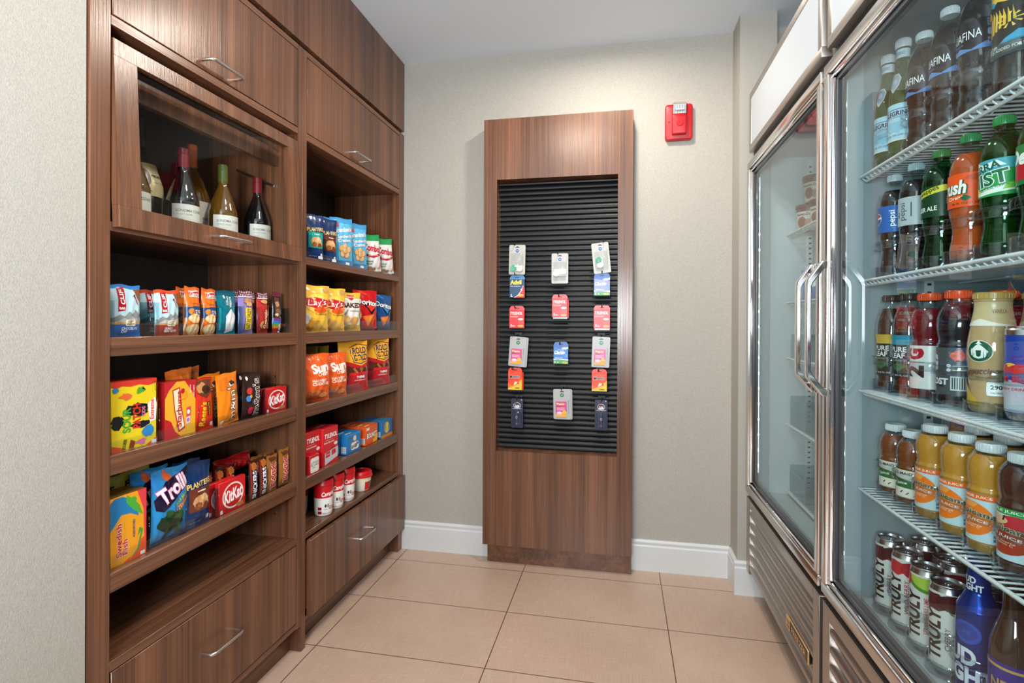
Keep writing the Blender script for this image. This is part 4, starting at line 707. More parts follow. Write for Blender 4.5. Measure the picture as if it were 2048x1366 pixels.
dup(w1, (-1.196, 1.600, WZ), 'red wine bottle with maroon capsule at far right of the row'); 
w2 = wine((-1.20, 1.446, WZ), 'white wine bottle with green capsule and white label', .0410, .266, AMB, '#4c5a22', sl, '#dcdcd6', (.018, .106), rz=-.4)
dup(w2, (-1.20, 1.130, WZ), 'white wine bottle cut off by the left edge of the flap window')
wine((-1.300, 1.435, WZ), 'amber magnum with orange capsule and cream label behind the white-labelled bottles', .0550, .330, AMB, '#f0641c', [T('CHARDONNAY', .45, .60, .5, .06, '#8a6a5a'), E(.45, .76, .07, .08, '#a84a38')], '#e4dcd4', (.02, .150), span=100, caplen=.07, rz=.2)
wine((-1.295, 1.250, WZ), 'large dark magnum with cream portrait label at left of wine shelf', .0520, .342, DKG, '#0c0c0e', [R(0, .88, 1, 1, '#c9b27a'), blob(.32, .52, .17, .30, '#4c4a44', 3, 22, .06), blob(.30, .50, .115, .22, '#c6bda4', 5, 22, .05), P([(.18, .20), (.30, .30), (.42, .22), (.50, .12), (.12, .10)], '#7a766a'), E(.27, .56, .02, .016, '#2c2a26'), E(.36, .56, .02, .016, '#2c2a26'), P([(.31, .54), (.335, .44), (.30, .44)], '#8f8874'), R(.27, .36, .36, .375, '#5a564a'), T('FEDERALIST', .74, .62, .46, .07, '#3a3020', 0, .04), T('LODI ZINFANDEL', .72, .42, .36, .035, '#8a7a58')], '#dccb9c', (.125, .215), span=150, caplen=.09, rz=-.25)
# ================================================================== HANGING PACKS IN THE NICHE
YH = 2.478; RZ = -math.pi/2
def hook(x, z, dx, what):
    t = empty('peg_hook', (x, 2.532, z), 'black wire peg hook on the slatwall holding the '+what, 'hook', 'black peg hooks on the slatwall')
    MB().box(x-.018, 2.5285, z-.004, x+.018, 2.5335, z+.010, BLACK, .001, 1).build('bracket', t, org=(x, 2.532, z))
    MB().tube([(x, 2.531, z), (x+dx*.5, YH+.02, z-.004), (x+dx, YH-.012, z-.006), (x+dx, YH-.018, z+.004)], .0021, BLACK, 8).build('wire', t, org=(x, 2.532, z))
def card(loc, w_, h, col, art, name, label, cat, roll=0, notch='slot', d=.0012, hang=True, group=None, extra=None):
    """blister card: origin at its bottom centre, front towards the shopper"""
    t = empty(name, loc, label, cat, group); t.rotation_euler = (math.radians(roll), 0, RZ)
    m = MB(); r = .006; pts = RR(0, 0, 1, 1, r/w_, col, w_/h)[1]
    m.prism([((u-.5)*w_, v*h) for u, v in pts], lambda y, z, hh: (hh, y, z), -d, 0, ink(col, .35))
    put(m, art+[RR(.38, .905, .62, .93, .02, '#0b0b0c', .5), E(.5, .93, .05, .02, '#0b0b0c')], w_, h, lambda u, v, o: (o, (u-.5)*w_, v*h), rough=.35)
    m.build('backing_card', t)
    if extra: extra(t)
    return t
def optic(loc, label, roll, mode):
    art = [E(.5, .80, .12, .068, '#e9eef2'), E(.5, .80, .11, .062, '#2b5a9c'), T('wfg', .5, .80, .13, .03, '#ffffff', 0, .03), T('travel care' if mode else 'optical care', .87, .55, .05, .46, '#6f7478', 90, .0)]
    def extra(t):
        m = MB(); m.grid(lambda u, v: (.002+.014*(math.sin(math.pi*u)*math.sin(math.pi*v))**.5+.0015*math.sin(17*u+9*v), (-.40+.78*u)*.076, .012+.088*v), 14, 14, BLIST); m.build('pouch', t)
        for k, (y, z, c) in enumerate({0: ((-.016, .030, '#4fb58e'), (.014, .028, '#e4dfd8')), 1: ((-.015, .046, '#e6e4e0'), (.017, .054, '#e6e4e0')), 2: ((-.012, .060, '#38a784'), (-.006, .038, '#e9e9e7'))}[mode]):
            m = MB(); m.tube([(.0015, y, z), (.009, y, z)], .0145, pmat_cap(c), 28); m.tube([(.009, y, z), (.0105, y, z)], .0125, pmat_cap(c), 28); m.build('lens_case_cap', t)
        m = MB(); y0, z0, y1, z1 = {0: (-.016, .030, .014, .028), 1: (-.015, .046, .017, .054), 2: (-.012, .060, -.006, .038)}[mode]
        m.box(.0008, min(y0, y1)-.013, min(z0, z1)-.013, .004, max(y0, y1)+.013, max(z0, z1)+.013, WPL, .0015, 2); m.build('lens_case', t)
    return card(loc, .077, .139, '#b9b7b3', art, 'contact_lens_case_pack', label, 'travel pack', roll, extra=extra, group='contact lens case packs')
optic((-.478, YH, 1.364), 'grey card with green and white lens case caps, top left of the niche', -1, 0); optic((-.276, YH, 1.320), 'grey card with all white lens case, top centre of the niche', 0, 1); optic((-.081, YH, 1.365), 'tilted grey card with green cap above white cap, top right of the niche', 6, 2)
def tagbox(loc, label, col, art, w_=.072, h=.086, d=.018, tab='', name='travel_medicine_box', second=None, foil=False, roll=0, side=None, top_h=.020):
    t = empty(name, loc, label, 'medicine box', 'small hanging medicine boxes'); t.rotation_euler = (math.radians(roll), 0, RZ)
    m = MB(); m.box(-d, -w_/2, 0, 0, w_/2, h, ink(col, .35), .001, 1); put(m, art, w_, h, lambda u, v, o: (o, (u-.5)*w_, v*h), rough=.35)
    if side: put(m, [R(0, 0, 1, 1, side)], d, h, lambda u, v, o: (-d+u*d, -w_/2-o, v*h))
    m.build('carton', t)
    m = MB(); pts = [(-.5, 0), (.5, 0), (.5, .35), (.42, .85), (.34, 1), (-.34, 1), (-.42, .85), (-.5, .35)]
    m.prism([(y*w_, h+z*top_h) for y, z in pts], lambda y, z, hh: (hh, y, z), -.0020-.006, -.0008-.006, ink(tab or col, .35)); put(m, [RR(.36, .35, .64, .55, .03, '#0b0b0c', .6)], w_, top_h, lambda u, v, o: (-.0068+o, (u-.5)*w_, h+v*top_h)); m.build('hang_tab', t)
    if second: MB().box(-d-.020, -w_/2+.004, -.004, -d-.001, w_/2+.004, h-.002, ink(second, .35), .001, 1).build('rear_carton', t)
    if foil: MB().box(-.012, -w_/2+.004, -.008, -.010, w_/2-.002, .004, ink('#b8c2c4', .25)).build('foil_edge', t)
    return t
tyl = [T('TYLENOL', .48, .83, .80, .16, '#ffffff', 0, .05, .2), T('Acetaminophen\nExtra Strength', .34, .64, .56, .10, '#f2d0d0', 0, .02), E(.76, .50, .18, .06, '#efe9e9'), P([(.0, .0), (1, 0), (1, .16), (.62, .32), (.5, .10)], '#b5141e'), P([(.55, .1), (.95, .1), (1, .38), (.62, .40)], '#e23a3a'), E(.76, .11, .18, .055, '#e9c02c'), R(0.660, 0.097, 0.860, 0.123, '#8a2a10'), T('1', .14, .15, .05, .14, '#ffffff', 0, .03), R(.2, .09, .42, .11, '#f4dede'), R(.2, .13, .36, .15, '#f4dede')]
adv = [P([(.35, 0), (.62, .14), (.80, .38), (.92, .66), (1, .5), (1, 0)], '#d9252e'), P([(.30, 0), (.35, 0), (.62, .14), (.80, .38), (.92, .66), (.90, .67), (.77, .40), (.58, .16)], '#e9edf0'), T('Advil', .42, .84, .74, .24, '#f2e23a', 0, .08), T('Ibuprofen Tablets 200mg', .36, .68, .62, .035, '#cfdbe4', 0, .03), T('Pain Reliever', .40, .62, .68, .03, '#ffffff', 0, .03), E(.76, .13, .18, .06, '#efd02c'), R(0.650, 0.118, 0.870, 0.142, '#8a2a10'), T('C', .80, .44, .12, .10, '#ffffff', 0, .03), T('1', .12, .13, .05, .14, '#ffffff', 0, .03), R(.08, .05, .22, .08, '#ffffff')]
cla = lambda name, glare_tint: [P([(0, .95), (1, .78), (1, 1), (0, 1)], '#2a67c4'), P([(.52, .88), (.7, .95), (.84, .94), (1, .98), (1, .88), (.8, .82)], '#eef3f8'), P([(0, 0), (1, 0), (1, .14), (.6, .20), (.3, .22), (0, .14)], '#3f9a46'), P([(0, .22), (.3, .25), (.7, .22), (1, .18), (1, .26), (0, .28)], '#dfe9f2'), T(name, .42, .66, .72, .18, '#ffffff' if not glare_tint else '#e4e0f0', 0, .05, .25), T('24 Hour Relief', .5, .80, .4, .04, '#ffffff', 0, .02), R(.06, .55, .7, .57, '#ffffff'), R(.1, .32, .62, .34, '#ffffff'), E(.78, .07, .18, .05, '#e6d02c'), R(0.680, 0.060, 0.880, 0.080, '#33561c'), T('1', .10, .1, .05, .12, '#ffffff', 0, .03), E(.3, .08, .04, .03, '#ffffff'), R(.80, .38, .96, .56, '#5f97d6')]
mot = [P([(0, .40), (0, 0), (1, 0), (1, .55), (.7, .40), (.3, .2)], '#f0701c'), P([(0, .08), (.3, .2), (.6, .30), (1, .62), (1, .0), (0, 0)], '#f7b42c'), P([(.2, .0), (1, .0), (1, .34), (.6, .22)], '#e9c832'), T('Motrin', .45, .74, .74, .19, '#f6f0e6', 0, .10, .25), T('Motrin', .45, .74, .71, .17, '#17284f', 0, .05, .25), T('Ibuprofen Tablets', .42, .57, .66, .04, '#7f1d12', 0, .02), blob(.66, .38, .14, .06, '#b5401c', 3, 14, .15), P([(.4, .26), (.62, .34), (.7, .44), (.5, .46)], '#f6ead0'), RR(.48, .05, .86, .15, .03, '#c9a51f'), R(0.550, 0.083, 0.790, 0.117, '#5c3a10'), R(.06, .05, .26, .07, '#ffffff')]
tagbox((-.477, YH, 1.256), 'navy pain reliever box with yellow lettering and red corner, under the left lens case', '#123f6b', adv, tab='#3f86bd', h=.086)
tagbox((-.084, YH, 1.264), 'lavender blue allergy box with glare painted into its colour, under the tilted lens case', '#7f8fd2', cla('Claritin', True), tab='#2a67b8', h=.082, side='#c0324a')  # pale base and lettering carry the glare as colour
tagbox((-.478, YH, 1.113), 'red pain reliever box hanging in the left column of the niche', '#d8202a', tyl, h=.084, tab='#e0434a')
tagbox((-.276, YH, 1.165), 'red pain reliever box hanging in the centre column of the niche', '#d8202a', tyl, h=.085, tab='#e0434a', second='#c81a26', foil=True)
tagbox((-.084, YH, 1.114), 'red pain reliever box hanging in the right column of the niche', '#d8202a', tyl, h=.085, tab='#e0434a', foil=True, w_=.074)
tagbox((-.270, YH, .950), 'bright blue allergy box with white lettering, centre of the niche', '#2b79c8', cla('Claritin', False), tab='#2560a8', h=.080, w_=.068, side='#c0324a')
tagbox((-.485, YH, .824), 'orange pain reliever box with dark lettering in the left column', '#ec4520', mot, tab='#e8402a', h=.083, w_=.066, second='#e2481c')
tagbox((-.094, YH, .828), 'orange pain reliever box with dark lettering in the right column', '#ec4520', mot, tab='#e8402a', h=.080, w_=.068)
def pepto(loc, label, roll, twin):
    art = [E(.5, .80, .12, .066, '#1f7a4e'), T('wfg', .5, .80, .13, .03, '#ffffff', 0, .03), R(.82, .60, .92, .615, '#2f6b4a')]+[R(.84, .20+.05*i, .90, .225+.05*i, '#7d8a86') for i in range(8)]
    def extra(t):
        m = MB(); w_, h = .050, .070; m.box(.0005, -.029, .012, .004, .021, .082, ink('#d6478a', .3), .0008, 1)
        put(m, [P([(0, 0), (1, 0), (1, .30), (.7, .36), (.4, .22), (0, .16)], '#f2a92c'), E(.33, .24, .26, .11, '#f0b4cf'), E(.36, .27, .18, .06, '#f6d9e6'), T('Pepto', .46, .83, .74, .17, '#f4d65c', 0, .07), T('Pepto', .46, .83, .70, .15, '#f7e9a8', 0, .02), T('Bismol', .30, .70, .4, .08, '#5a3a1c', 0, .03), tiny(.12, .42, .92, .62, 4, '#f3c3da', 4), RR(.66, .24, .96, .40, .05, '#f6d23c'), T('FAST', .81, .32, .2, .06, '#b54a10', 0, .03)], w_, h, lambda u, v, o: (.004+o, -.029+u*w_, .012+v*h)); m.build('sachet', t)
        if twin: MB().prism([((u-.5)*.080+.007, v*.140-.002) for u, v in RR(0, 0, 1, 1, .08, '', .57)[1]], lambda y, z, hh: (hh, y, z), -.008, -.0068, ink('#a9adae', .35)).build('rear_card', t)
    card(loc, .080, .139, '#adb0b1', art, 'stomach_remedy_pack', label, 'travel pack', roll, extra=extra, group='stomach remedy packs')
pepto((-.478, YH, .934), 'grey card with pink and yellow stomach remedy sachet, left column', -4, True); pepto((-.090, YH, .937), 'grey card with pink and yellow stomach remedy sachet, right column', -2, False); pepto((-.262, YH, .694), 'grey card with pink and yellow stomach remedy sachet, lowest in centre column', 1, True)
def tums(loc, label):
    art = [E(.5, .76, .30, .105, '#e9d9d4'), E(.5, .76, .27, .09, '#1c2744'), E(.5, .76, .24, .08, '#d9e0ea', 200, 340), T('TUMS', .5, .755, .36, .06, '#ffffff', 0, .05), P([(.24, .80), (.34, .86), (.5, .875), (.5, .85), (.36, .83)], '#e0562c'), T('ASSORTED FRUIT', .5, .655, .74, .022, '#e6e3ea', 0, .03), E(.86, .955, .06, .025, '#d23a4a'), E(.86, .955, .03, .013, '#ffffff')]
    def extra(t):
        m = MB(); m.grid(lambda u, v: (.001+.013*math.sin(math.pi*min(1, max(0, v*1.0)))**.15*math.sin(math.pi*u)**.35, (u-.5)*.050, .006+.078*v), 16, 10, BLIST); m.build('blister', t)
        m = MB(); m.tube([(.0065, 0, .012), (.0065, 0, .078)], .006, ink('#3a3f63'), 20); put(m, [E(.5, .62, .30, .11, '#d8a0a4'), E(.5, .62, .20, .07, '#4a4f78'), T('TUMS', .5, .5, .3, .05, '#c8ccda'), T('12 CT', .5, .12, .5, .06, '#c9b8c4', 0, .03)], .018, .06, lambda u, v, o: (.0128+o, (u-.5)*.016, .014+v*.06)); m.build('tablet_roll', t)
    card(loc, .057, .137, '#1c2744', art, 'antacid_roll_pack', label, 'travel pack', 0, extra=extra, group='antacid roll packs')
tums((-.474, YH, .646), 'navy blister card of antacid roll, bottom of the left column'); tums((-.085, YH, .652), 'navy blister card of antacid roll, bottom of the right column')
for x, z, dx, wh in ((-.478, 1.508, -.012, 'left lens case'), (-.276, 1.462, -.010, 'centre lens case'), (-.082, 1.512, .004, 'tilted lens case'), (-.480, 1.368, -.006, 'navy box'), (-.084, 1.370, .0, 'lavender blue box'), (-.478, 1.214, -.008, 'left red box'), (-.276, 1.266, -.004, 'centre red box'), (-.084, 1.216, 0, 'right red box'), (-.478, 1.082, -.02, 'left stomach remedy card'), (-.268, 1.046, -.006, 'bright blue box'), (-.088, 1.084, .0, 'right stomach remedy card'), (-.484, .925, -.012, 'left orange box'), (-.094, .926, -.004, 'right orange box'), (-.474, .786, 0, 'left antacid card'), (-.262, .838, -.004, 'lowest stomach remedy card'), (-.084, .792, 0, 'right antacid card')): hook(x, z, dx, wh)
# ================================================================== DRINKS
XB = .640
def lanes(label, ys, z, r=.041, hi=.078, x=XB, ring=True):
    t = empty('bottle_organizer', (x, ys[0], z), label, 'shelf organizer', 'clear bottle organizers in the refrigerator'); org = (x, ys[0], z)
    for y in ys:
        m = MB(); a0, a1 = math.radians(95), math.radians(265); c = (x, y, z)
        m.lathe([(r, .001), (r, .026), (r-.0022, .026), (r-.0022, .003)], RINGM, 28, c, a0, a1, cap=False)
        arc = lambda rr, zz: [(x+rr*math.cos(a0+(a1-a0)*k/24), y+rr*math.sin(a0+(a1-a0)*k/24), z+zz) for k in range(25)]
        m.tube(arc(r-.001, .0265), .0014, RINGM, 8); m.tube(arc(r-.0005, .003), .0016, RINGM, 8)
        if ring:
            m.lathe([(r, hi-.008), (r+.0015, hi), (r, hi+.008)], RINGM, 28, c, a0, a1, cap=False)
            m.tube(arc(r, hi+.0085), .0018, RINGM, 8); m.tube(arc(r, hi-.0085), .0016, RINGM, 8)
            for s in (-1, 1): m.box(x+.004, y+s*(r-.0024), z, x+.016, y+s*r, z+hi+.008, ACRYL)
        m.box(x, y-r+.002, z+.0005, x+.42, y+r-.002, z+.0025, ACRYL); m.build('lane_guide', t, org=org)
    return t
SPG = [(.024, 0), (.0275, .005), (.0280, .02), (.0280, .118), (.0265, .140), (.0215, .168), (.0160, .195), (.0135, .216), (.0130, .245), (.0135, .252)]
def sparkling(loc, lab): return bottle('sparkling_water_bottle', lab, loc, SPG, .270, .0150, '#d9dde0', GREENGL, None, 0, [R(0, .84, 1, .86, '#3a5a8c'), T('S.PELLEGRINO', .5, .74, .80, .13, '#1d2c4a', 0, .05), T('SPARKLING NATURAL MINERAL WATER', .5, .64, .62, .04, '#5f7f9a'), P([(.2, .28), (.26, .36), (.34, .34), (.29, .42), (.32, .5), (.25, .45), (.17, .5), (.2, .42), (.14, .36), (.2, .35)], '#c4303a'), blob(.56, .38, .2, .16, '#8cc3d8', 4, 20, .3), T('8.5 FL OZ (250 mL)', .6, .14, .5, .06, '#3a5a7c'), R(0, .0, 1, .03, '#e4e0c8')], '#a9d3e2', (.034, .118), group='green sparkling water bottles', lab2=((.226, .246), [T('S.PELLEGRINO', .5, .5, .6, .4, '#5a7a9c')], '#d3e2ea', 200, True), caph=.020)
def diamond(t):
    pr = interp(smooth_prof(SPG)); m = MB(); put(m, [P([(.5, 0), (.85, .35), (1, .72), (.8, .97), (.5, 1), (.2, .97), (0, .72), (.15, .35)], '#e6eaec'), P([(.5, .06), (.80, .37), (.93, .70), (.76, .92), (.5, .95), (.24, .92), (.07, .70), (.2, .37)], '#a8bcc8'), blob(.5, .6, .2, .16, '#cfdbe2', 4)], .026, .045, lambda u, v, o: ((pr(.145+.045*v)+.0006+o)*math.cos((u-.5)*1.3), (pr(.145+.045*v)+.0006+o)*math.sin((u-.5)*1.3), .145+.045*v), step=.003, vstep=.005); m.build('neck_emblem', t)
WTR = [(.024, 0), (.0300, .004), (.0320, .014), (.0318, .028), (.0295, .045), (.0305, .060), (.0285, .078), (.0310, .096), (.0322, .112), (.0322, .160), (.0310, .178), (.0265, .198), (.0190, .214), (.0130, .222), (.0130, .240)]
AQL = glassy('dark_film_label', (.24, .25, .42), 1.5, .06)
def water(loc, lab): return bottle('water_bottle', lab, loc, WTR, .249, .0150, '#dfe4e6', PET, WATER, .212, [T('AQUAFINA', .46, .52, .56, .34, '#eef2f8', 0, .0), R(.30, .28, .52, .30, '#7f6fb8'), P([(.30, .0), (.46, .2), (.62, .05), (.8, .22), (.9, 0)], '#4f7fb8'), T('Purified\nDrinking\nWater', .86, .82, .13, .26, '#9fb8e0', 0, .02), RR(.80, .40, .92, .62, .02, '#9fb4dc', 3), T('20 FL OZ\n(1.25 PT)\n591 mL', .86, .2, .12, .24, '#9fb8e0', 0, .02)], AQL, (.112, .166), group='clear water bottles', span=220)
SODA = [(.0250, 0), (.0300, .003), (.0318, .012), (.0290, .034), (.0268, .052), (.0285, .068), (.0315, .082), (.0322, .094), (.0322, .158), (.0312, .172), (.0265, .188), (.0180, .202), (.0130, .210), (.0130, .222)]
LZ = (.096, .158)
cola = juice('cola_drink', (.010, .0035, .002)); COLS = dict(g=juice('dark_green_soda', (.004, .020, .010)), o=liquid('orange_soda', (.62, .10, .01), 1.34, .35, .1), l=juice('green_tinted_soda', (.006, .055, .014)))
COLS['o'].node_tree.nodes['Principled BSDF'].inputs['Base Color'].default_value = (.75, .12, .02, 1)
def globe(u, v, r, k): return [E(u, v, r, r*k, '#ffffff'), P([(u-r*.95, v+.10*r*k), (u-r*.6, v+.75*r*k), (u, v+.96*r*k), (u+r*.6, v+.75*r*k), (u+r*.9, v+.35*r*k), (u+.2*r, v+.22*r*k), (u-.4*r, v+.1*r*k)], '#cf2230'), P([(u-r*.9, v-.3*r*k), (u-.3*r, v-.25*r*k), (u+.3*r, v-.0*r*k), (u+r*.96, v-.05*r*k), (u+r*.7, v-.7*r*k), (u, v-.96*r*k), (u-r*.65, v-.7*r*k)], '#1d3f8f')]
def soda(loc, lab, cap, liq, art, base, shell=None, rough=.3): return bottle('soda_bottle', lab, loc, SODA, .234, .0150, cap, shell or PET, liq, .196, art, base, LZ, group='plastic soda bottles', span=220, rough=rough)
GAT = [(.0300, 0), (.0340, .004), (.0345, .012), (.0335, .020), (.0335, .108), (.0345, .112), (.0310, .120), (.0325, .130), (.0345, .145), (.0340, .160), (.0300, .178), (.0230, .190), (.0195, .194), (.0195, .202)]
LEAF = [(.0270, 0), (.0310, .004), (.0315, .012), (.0300, .030), (.0300, .110), (.0315, .120), (.0315, .145), (.0290, .165), (.0215, .188), (.0165, .198), (.0165, .210)]
FRAP = [(.0290, 0), (.0325, .004), (.0330, .012), (.0330, .060), (.0345, .085), (.0355, .110), (.0335, .132), (.0285, .160), (.0255, .178), (.0250, .190), (.0265, .193), (.0265, .197)]
MMJ = [(r_*1.07 if z_ < .13 else r_, z_) for r_, z_ in [(.0260, 0), (.0290, .003), (.0300, .010), (.0290, .016), (.0290, .072), (.0300, .077), (.0285, .084), (.0300, .094), (.0305, .108), (.0285, .124), (.0225, .138), (.0175, .142), (.0175, .148)]]
TRJ = [(r_*1.07 if z_ < .165 else r_, z_) for r_, z_ in [(.0270, 0), (.0305, .004), (.0315, .014), (.0305, .022), (.0305, .100), (.0315, .106), (.0290, .114), (.0305, .126), (.0315, .142), (.0295, .160), (.0225, .174), (.0180, .178), (.0180, .186)]]
tea = juice('brown_tea', (.05, .016, .006)); ruby = juice('dark_red_sports_drink', (.16, .006, .010)); ink_d = juice('nearly_black_sports_drink', (.012, .008, .016)); coffee = juice('milky_coffee', (.50, .33, .16)); oj = juice('orange_juice', (.62, .27, .030)); apj = juice('apple_juice', (.22, .055, .010)); ruddy = juice('dark_apple_juice', (.07, .018, .010))
def leafart(acc): return [R(0, .78, 1, 1, acc), T('PURE\nLEAF', .5, .60, .34, .26, '#e8ecea', 0, .03), T('REAL BREWED TEA', .5, .42, .36, .04, '#b9c2bc'), P([(.30, .30), (.5, .16), (.70, .30), (.5, .36)], '#2f6a3c'), T('NET 18.5 FL OZ', .5, .08, .4, .04, '#c8ccc8')]
def canart(fr, word, wc): return [R(0, 0, 1, 1, '#d9d7d0')]+fr+[T('TRULY', .32, .42, .24, .68, '#2a1c18', 90, .06), T(word, .53, .40 if len(word) < 8 else .44, .075, .30 if len(word) < 8 else .52, wc, 90, .01), R(.66, .24, .70, .74, '#2a1c18'), R(.645, .72, .715, .74, '#2a1c18'), R(.645, .24, .715, .26, '#2a1c18'), T('HARD SELTZER', .82, .48, .06, .46, '#7a756c', 90), T('12 FL OZ', .40, .03, .16, .02, '#8a8a84')]
SILV = pmat('can_aluminium', (.62, .62, .63), .22, 1)
def can(loc, lab, art, base='#d9d7d0', r=.0305, h=.171, grp='tall seltzer cans', name='drink_can', rz=math.pi, cat='can'):
    t = empty(name, loc, lab, cat, grp, rz+FACE.get(name, 0)); pr = [(.020, 0), (.0235, .001), (.0255, .005), (r, .012), (r, h-.014), (.0262, h-.006), (.0258, h-.003)]
    k = r/.0285; pr = [(a if a == r else a*k, b) for a, b in pr]; m = MB(); m.lathe([p for p in pr if p[1] <= .012], SILV, 40); m.lathe([(r, .012), (r, h-.014)], ink(base, .25), 40, cap=False); m.lathe([p for p in pr if p[1] >= h-.014], SILV, 40, cap=False)
    put(m, art, r*math.radians(210), h-.028, lambda u, v, o: ((r+o)*math.cos((u-.5)*math.radians(210)), (r+o)*math.sin((u-.5)*math.radians(210)), .013+v*(h-.028)), step=.004, rough=.25); m.build('can_body', t)
    m = MB().lathe([(.0262*k, h-.0035), (.0268*k, h-.001), (.0264*k, h), (.0248*k, h-.0006), (.0240*k, h-.0050), (.0005, h-.0055)], SILV, 40, cap=False); m.build('lid', t)
    m = MB(); m.lathe([(.0085, h-.0048), (.0085, h-.0036), (.0055, h-.0036), (.0055, h-.0048)], SILV, 20, c=(.004, 0, 0), cap=False); m.lathe([(.0035, h-.0052), (.0030, h-.0032), (.0003, h-.0031)], SILV, 14, cap=False); m.lathe([(.0105, h-.0052), (.0098, h-.0046), (.0003, h-.0050)], DARK, 20, c=(-.011, 0, 0), cap=False); m.build('pull_tab', t)
    return t
def second(root, label, dx=.076, dy=0): return dup(root, (root.location.x+dx, root.location.y+dy, root.location.z), label)
BACK = []
# top shelf
zs = 1.5175
a = sparkling((.634, 1.462, zs), 'green sparkling water bottle nearest the refrigerator side wall on the top shelf'); diamond(a)
b = dup(a, (.634, 1.392, zs+.004), 'green sparkling water bottle between its twin and the clear water bottles'); second(a, 'green sparkling water bottle behind the one by the side wall')
W0 = water((XB, 1.316, zs), 'clear water bottle next to the green glass bottles on the top shelf')
W1 = dup(W0, (XB, 1.224, zs), 'clear water bottle in the middle of the three on the top shelf'); W2 = dup(W0, (XB, 1.132, zs), 'clear water bottle beside the colourful tiger label bottle')
for r_, l in ((W0, 'nearest the green glass'), (W1, 'middle'), (W2, 'nearest the tiger label')): second(r_, 'clear water bottle standing in the second row, %s' % l)
tig = [R(0, 0, 1, 1, '#35a5cc'), P([(0, .86), (1, .86), (1, 1), (0, 1)], '#eef0ee'), T('ph BALANCED', .5, .93, .5, .06, '#2a2a2a', 0, .02), P([(.3, .86), (1, .86), (1, .70), (.6, .66)], '#eec23c'), blob(.52, .48, .36, .28, '#17160f', 5, 26, .22)]+[P([(.30+.05*i, .30+.02*i), (.33+.05*i, .30+.02*i), (.36+.045*i, .62-.02*i), (.33+.045*i, .64)], '#e0b83a') for i in range(8)]+[P([(.62+.13*math.cos(q), .45+.13*math.sin(q)*.8), (.62+.04*math.cos(q+.2), .45+.04*math.sin(q+.2)), (.62+.13*math.cos(q+.25), .45+.13*math.sin(q+.25)*.8)], '#f0cc50') for q in [x*.7 for x in range(9)]]+[blob(.34, .62, .07, .06, '#e39a2c', 9), R(0, 0, 1, .16, '#2f3a34'), T('PURIFIED WATER\nELECTROLYTES ADDED FOR TASTE', .5, .11, .74, .09, '#e6ebe4', 0, .03)]
tg = bottle('water_bottle', 'water bottle with bright blue label showing an abstract yellow striped figure', (XB, 1.034, zs), [(.027, 0), (.031, .004), (.0320, .02), (.0320, .06), (.0325, .180), (.029, .205), (.020, .222), (.014, .228), (.014, .245)], .256, .016, '#e6e8e8', PET, WATER, .215, tig, '#35a5cc', (.060, .180), group='clear water bottles', span=230)
lanes('clear organizer lanes on the top refrigerator shelf', (1.436, 1.316, 1.224, 1.132, 1.034), 1.5065, hi=.080)
# soda shelf
zs = 1.2585
pep = [R(0, 0, 1, 1, '#1464b4')]+globe(.30, .55, .12, 1.9)+[T('pepsi', .62, .52, .12, .60, '#ffffff', 90, .02)]
a = soda((XB, 1.440, zs), 'cola bottle with bright blue label, left end of the soda shelf', '#b9c4c6', cola, pep, '#1464b4')
dp = [R(0, 0, 1, 1, '#b4bdc0')]+globe(.22, .55, .12, 1.9)+[T('pepsi', .50, .50, .13, .62, '#3a4a5c', 90, .0), T('diet', .40, .40, .05, .2, '#3a4a5c', 90), R(.62, .3, .64, .8, '#4a5a6c')]
b = soda((XB, 1.345, zs), 'cola bottle with silver grey label second on the soda shelf', '#9fb0b4', cola, dp, '#b4bdc0')
ga = [R(0, 0, 1, 1, '#123c22'), P([(0, .50), (.25, .60), (1, .92), (1, 1), (.7, 1), (.3, .82), (0, .74)], '#d3cf34'), E(.20, .80, .06, .11, '#b9302c'), T('Schweppes', .44, .79, .46, .20, '#17301c', 17, .03), T('GINGER ALE', .40, .26, .48, .15, '#f2f4ee', 2, .03), T('20 FL OZ\n591 mL', .82, .5, .13, .24, '#b9c9b4', 0, .02)]
c = soda((XB, 1.250, zs), 'dark green soda bottle with yellow slanting band and green cap', '#17783c', COLS['g'], ga, '#123c22', PETG)
cr = [R(0, 0, 1, 1, '#f0561a'), T('Crush', .40, .58, .52, .46, '#164d3a', 0, .13, .15), T('Crush', .39, .60, .50, .42, '#f4efe6', 0, .06, .15), T('Orange', .52, .28, .26, .14, '#f9e2c8', 6, .03), T('20 FL OZ (1.25 PT)', .66, .10, .42, .08, '#1c2a1c', 0, .03), blob(.22, .88, .06, .08, '#a83a10', 3), blob(.72, .86, .10, .08, '#c9491a', 5), P([(.56, .26), (.62, .36), (.7, .26), (.63, .16)], '#1f5a34'), blob(.86, .35, .06, .12, '#1f5a34', 7), blob(.16, .2, .05, .1, '#9c3410', 8)]
d = soda((XB, 1.157, zs), 'orange soda bottle with bright orange label and green cap', '#178048', COLS['o'], cr, '#f0561a')
sm = [R(0, 0, 1, 1, '#2d9a4c'), P([(0, .6), (1, .75), (1, 1), (0, 1)], '#4aa8b4'), P([(.16, .90), (.30, 1), (.44, .88), (.6, .96), (.7, .8), (.2, .72)], '#e9f2f0'), T('SIERRA', .40, .78, .48, .22, '#1a5a40', 10, .05), T('MIST', .45, .46, .58, .42, '#eef4ee', 8, .12), T('MIST', .45, .46, .55, .38, '#1c6a44', 8, .05), P([(.1, .1), (.7, .28), (.86, .36), (.8, .12), (.4, .04)], '#e8f0e4'), P([(.12, .08), (.4, .14), (.3, .30)], '#e6d83c'), P([(.66, .14), (.84, .18), (.8, .34), (.7, .3)], '#7cc242'), T('NATURAL FLAVOR', .56, .22, .34, .05, '#2a5a3a', 10)]
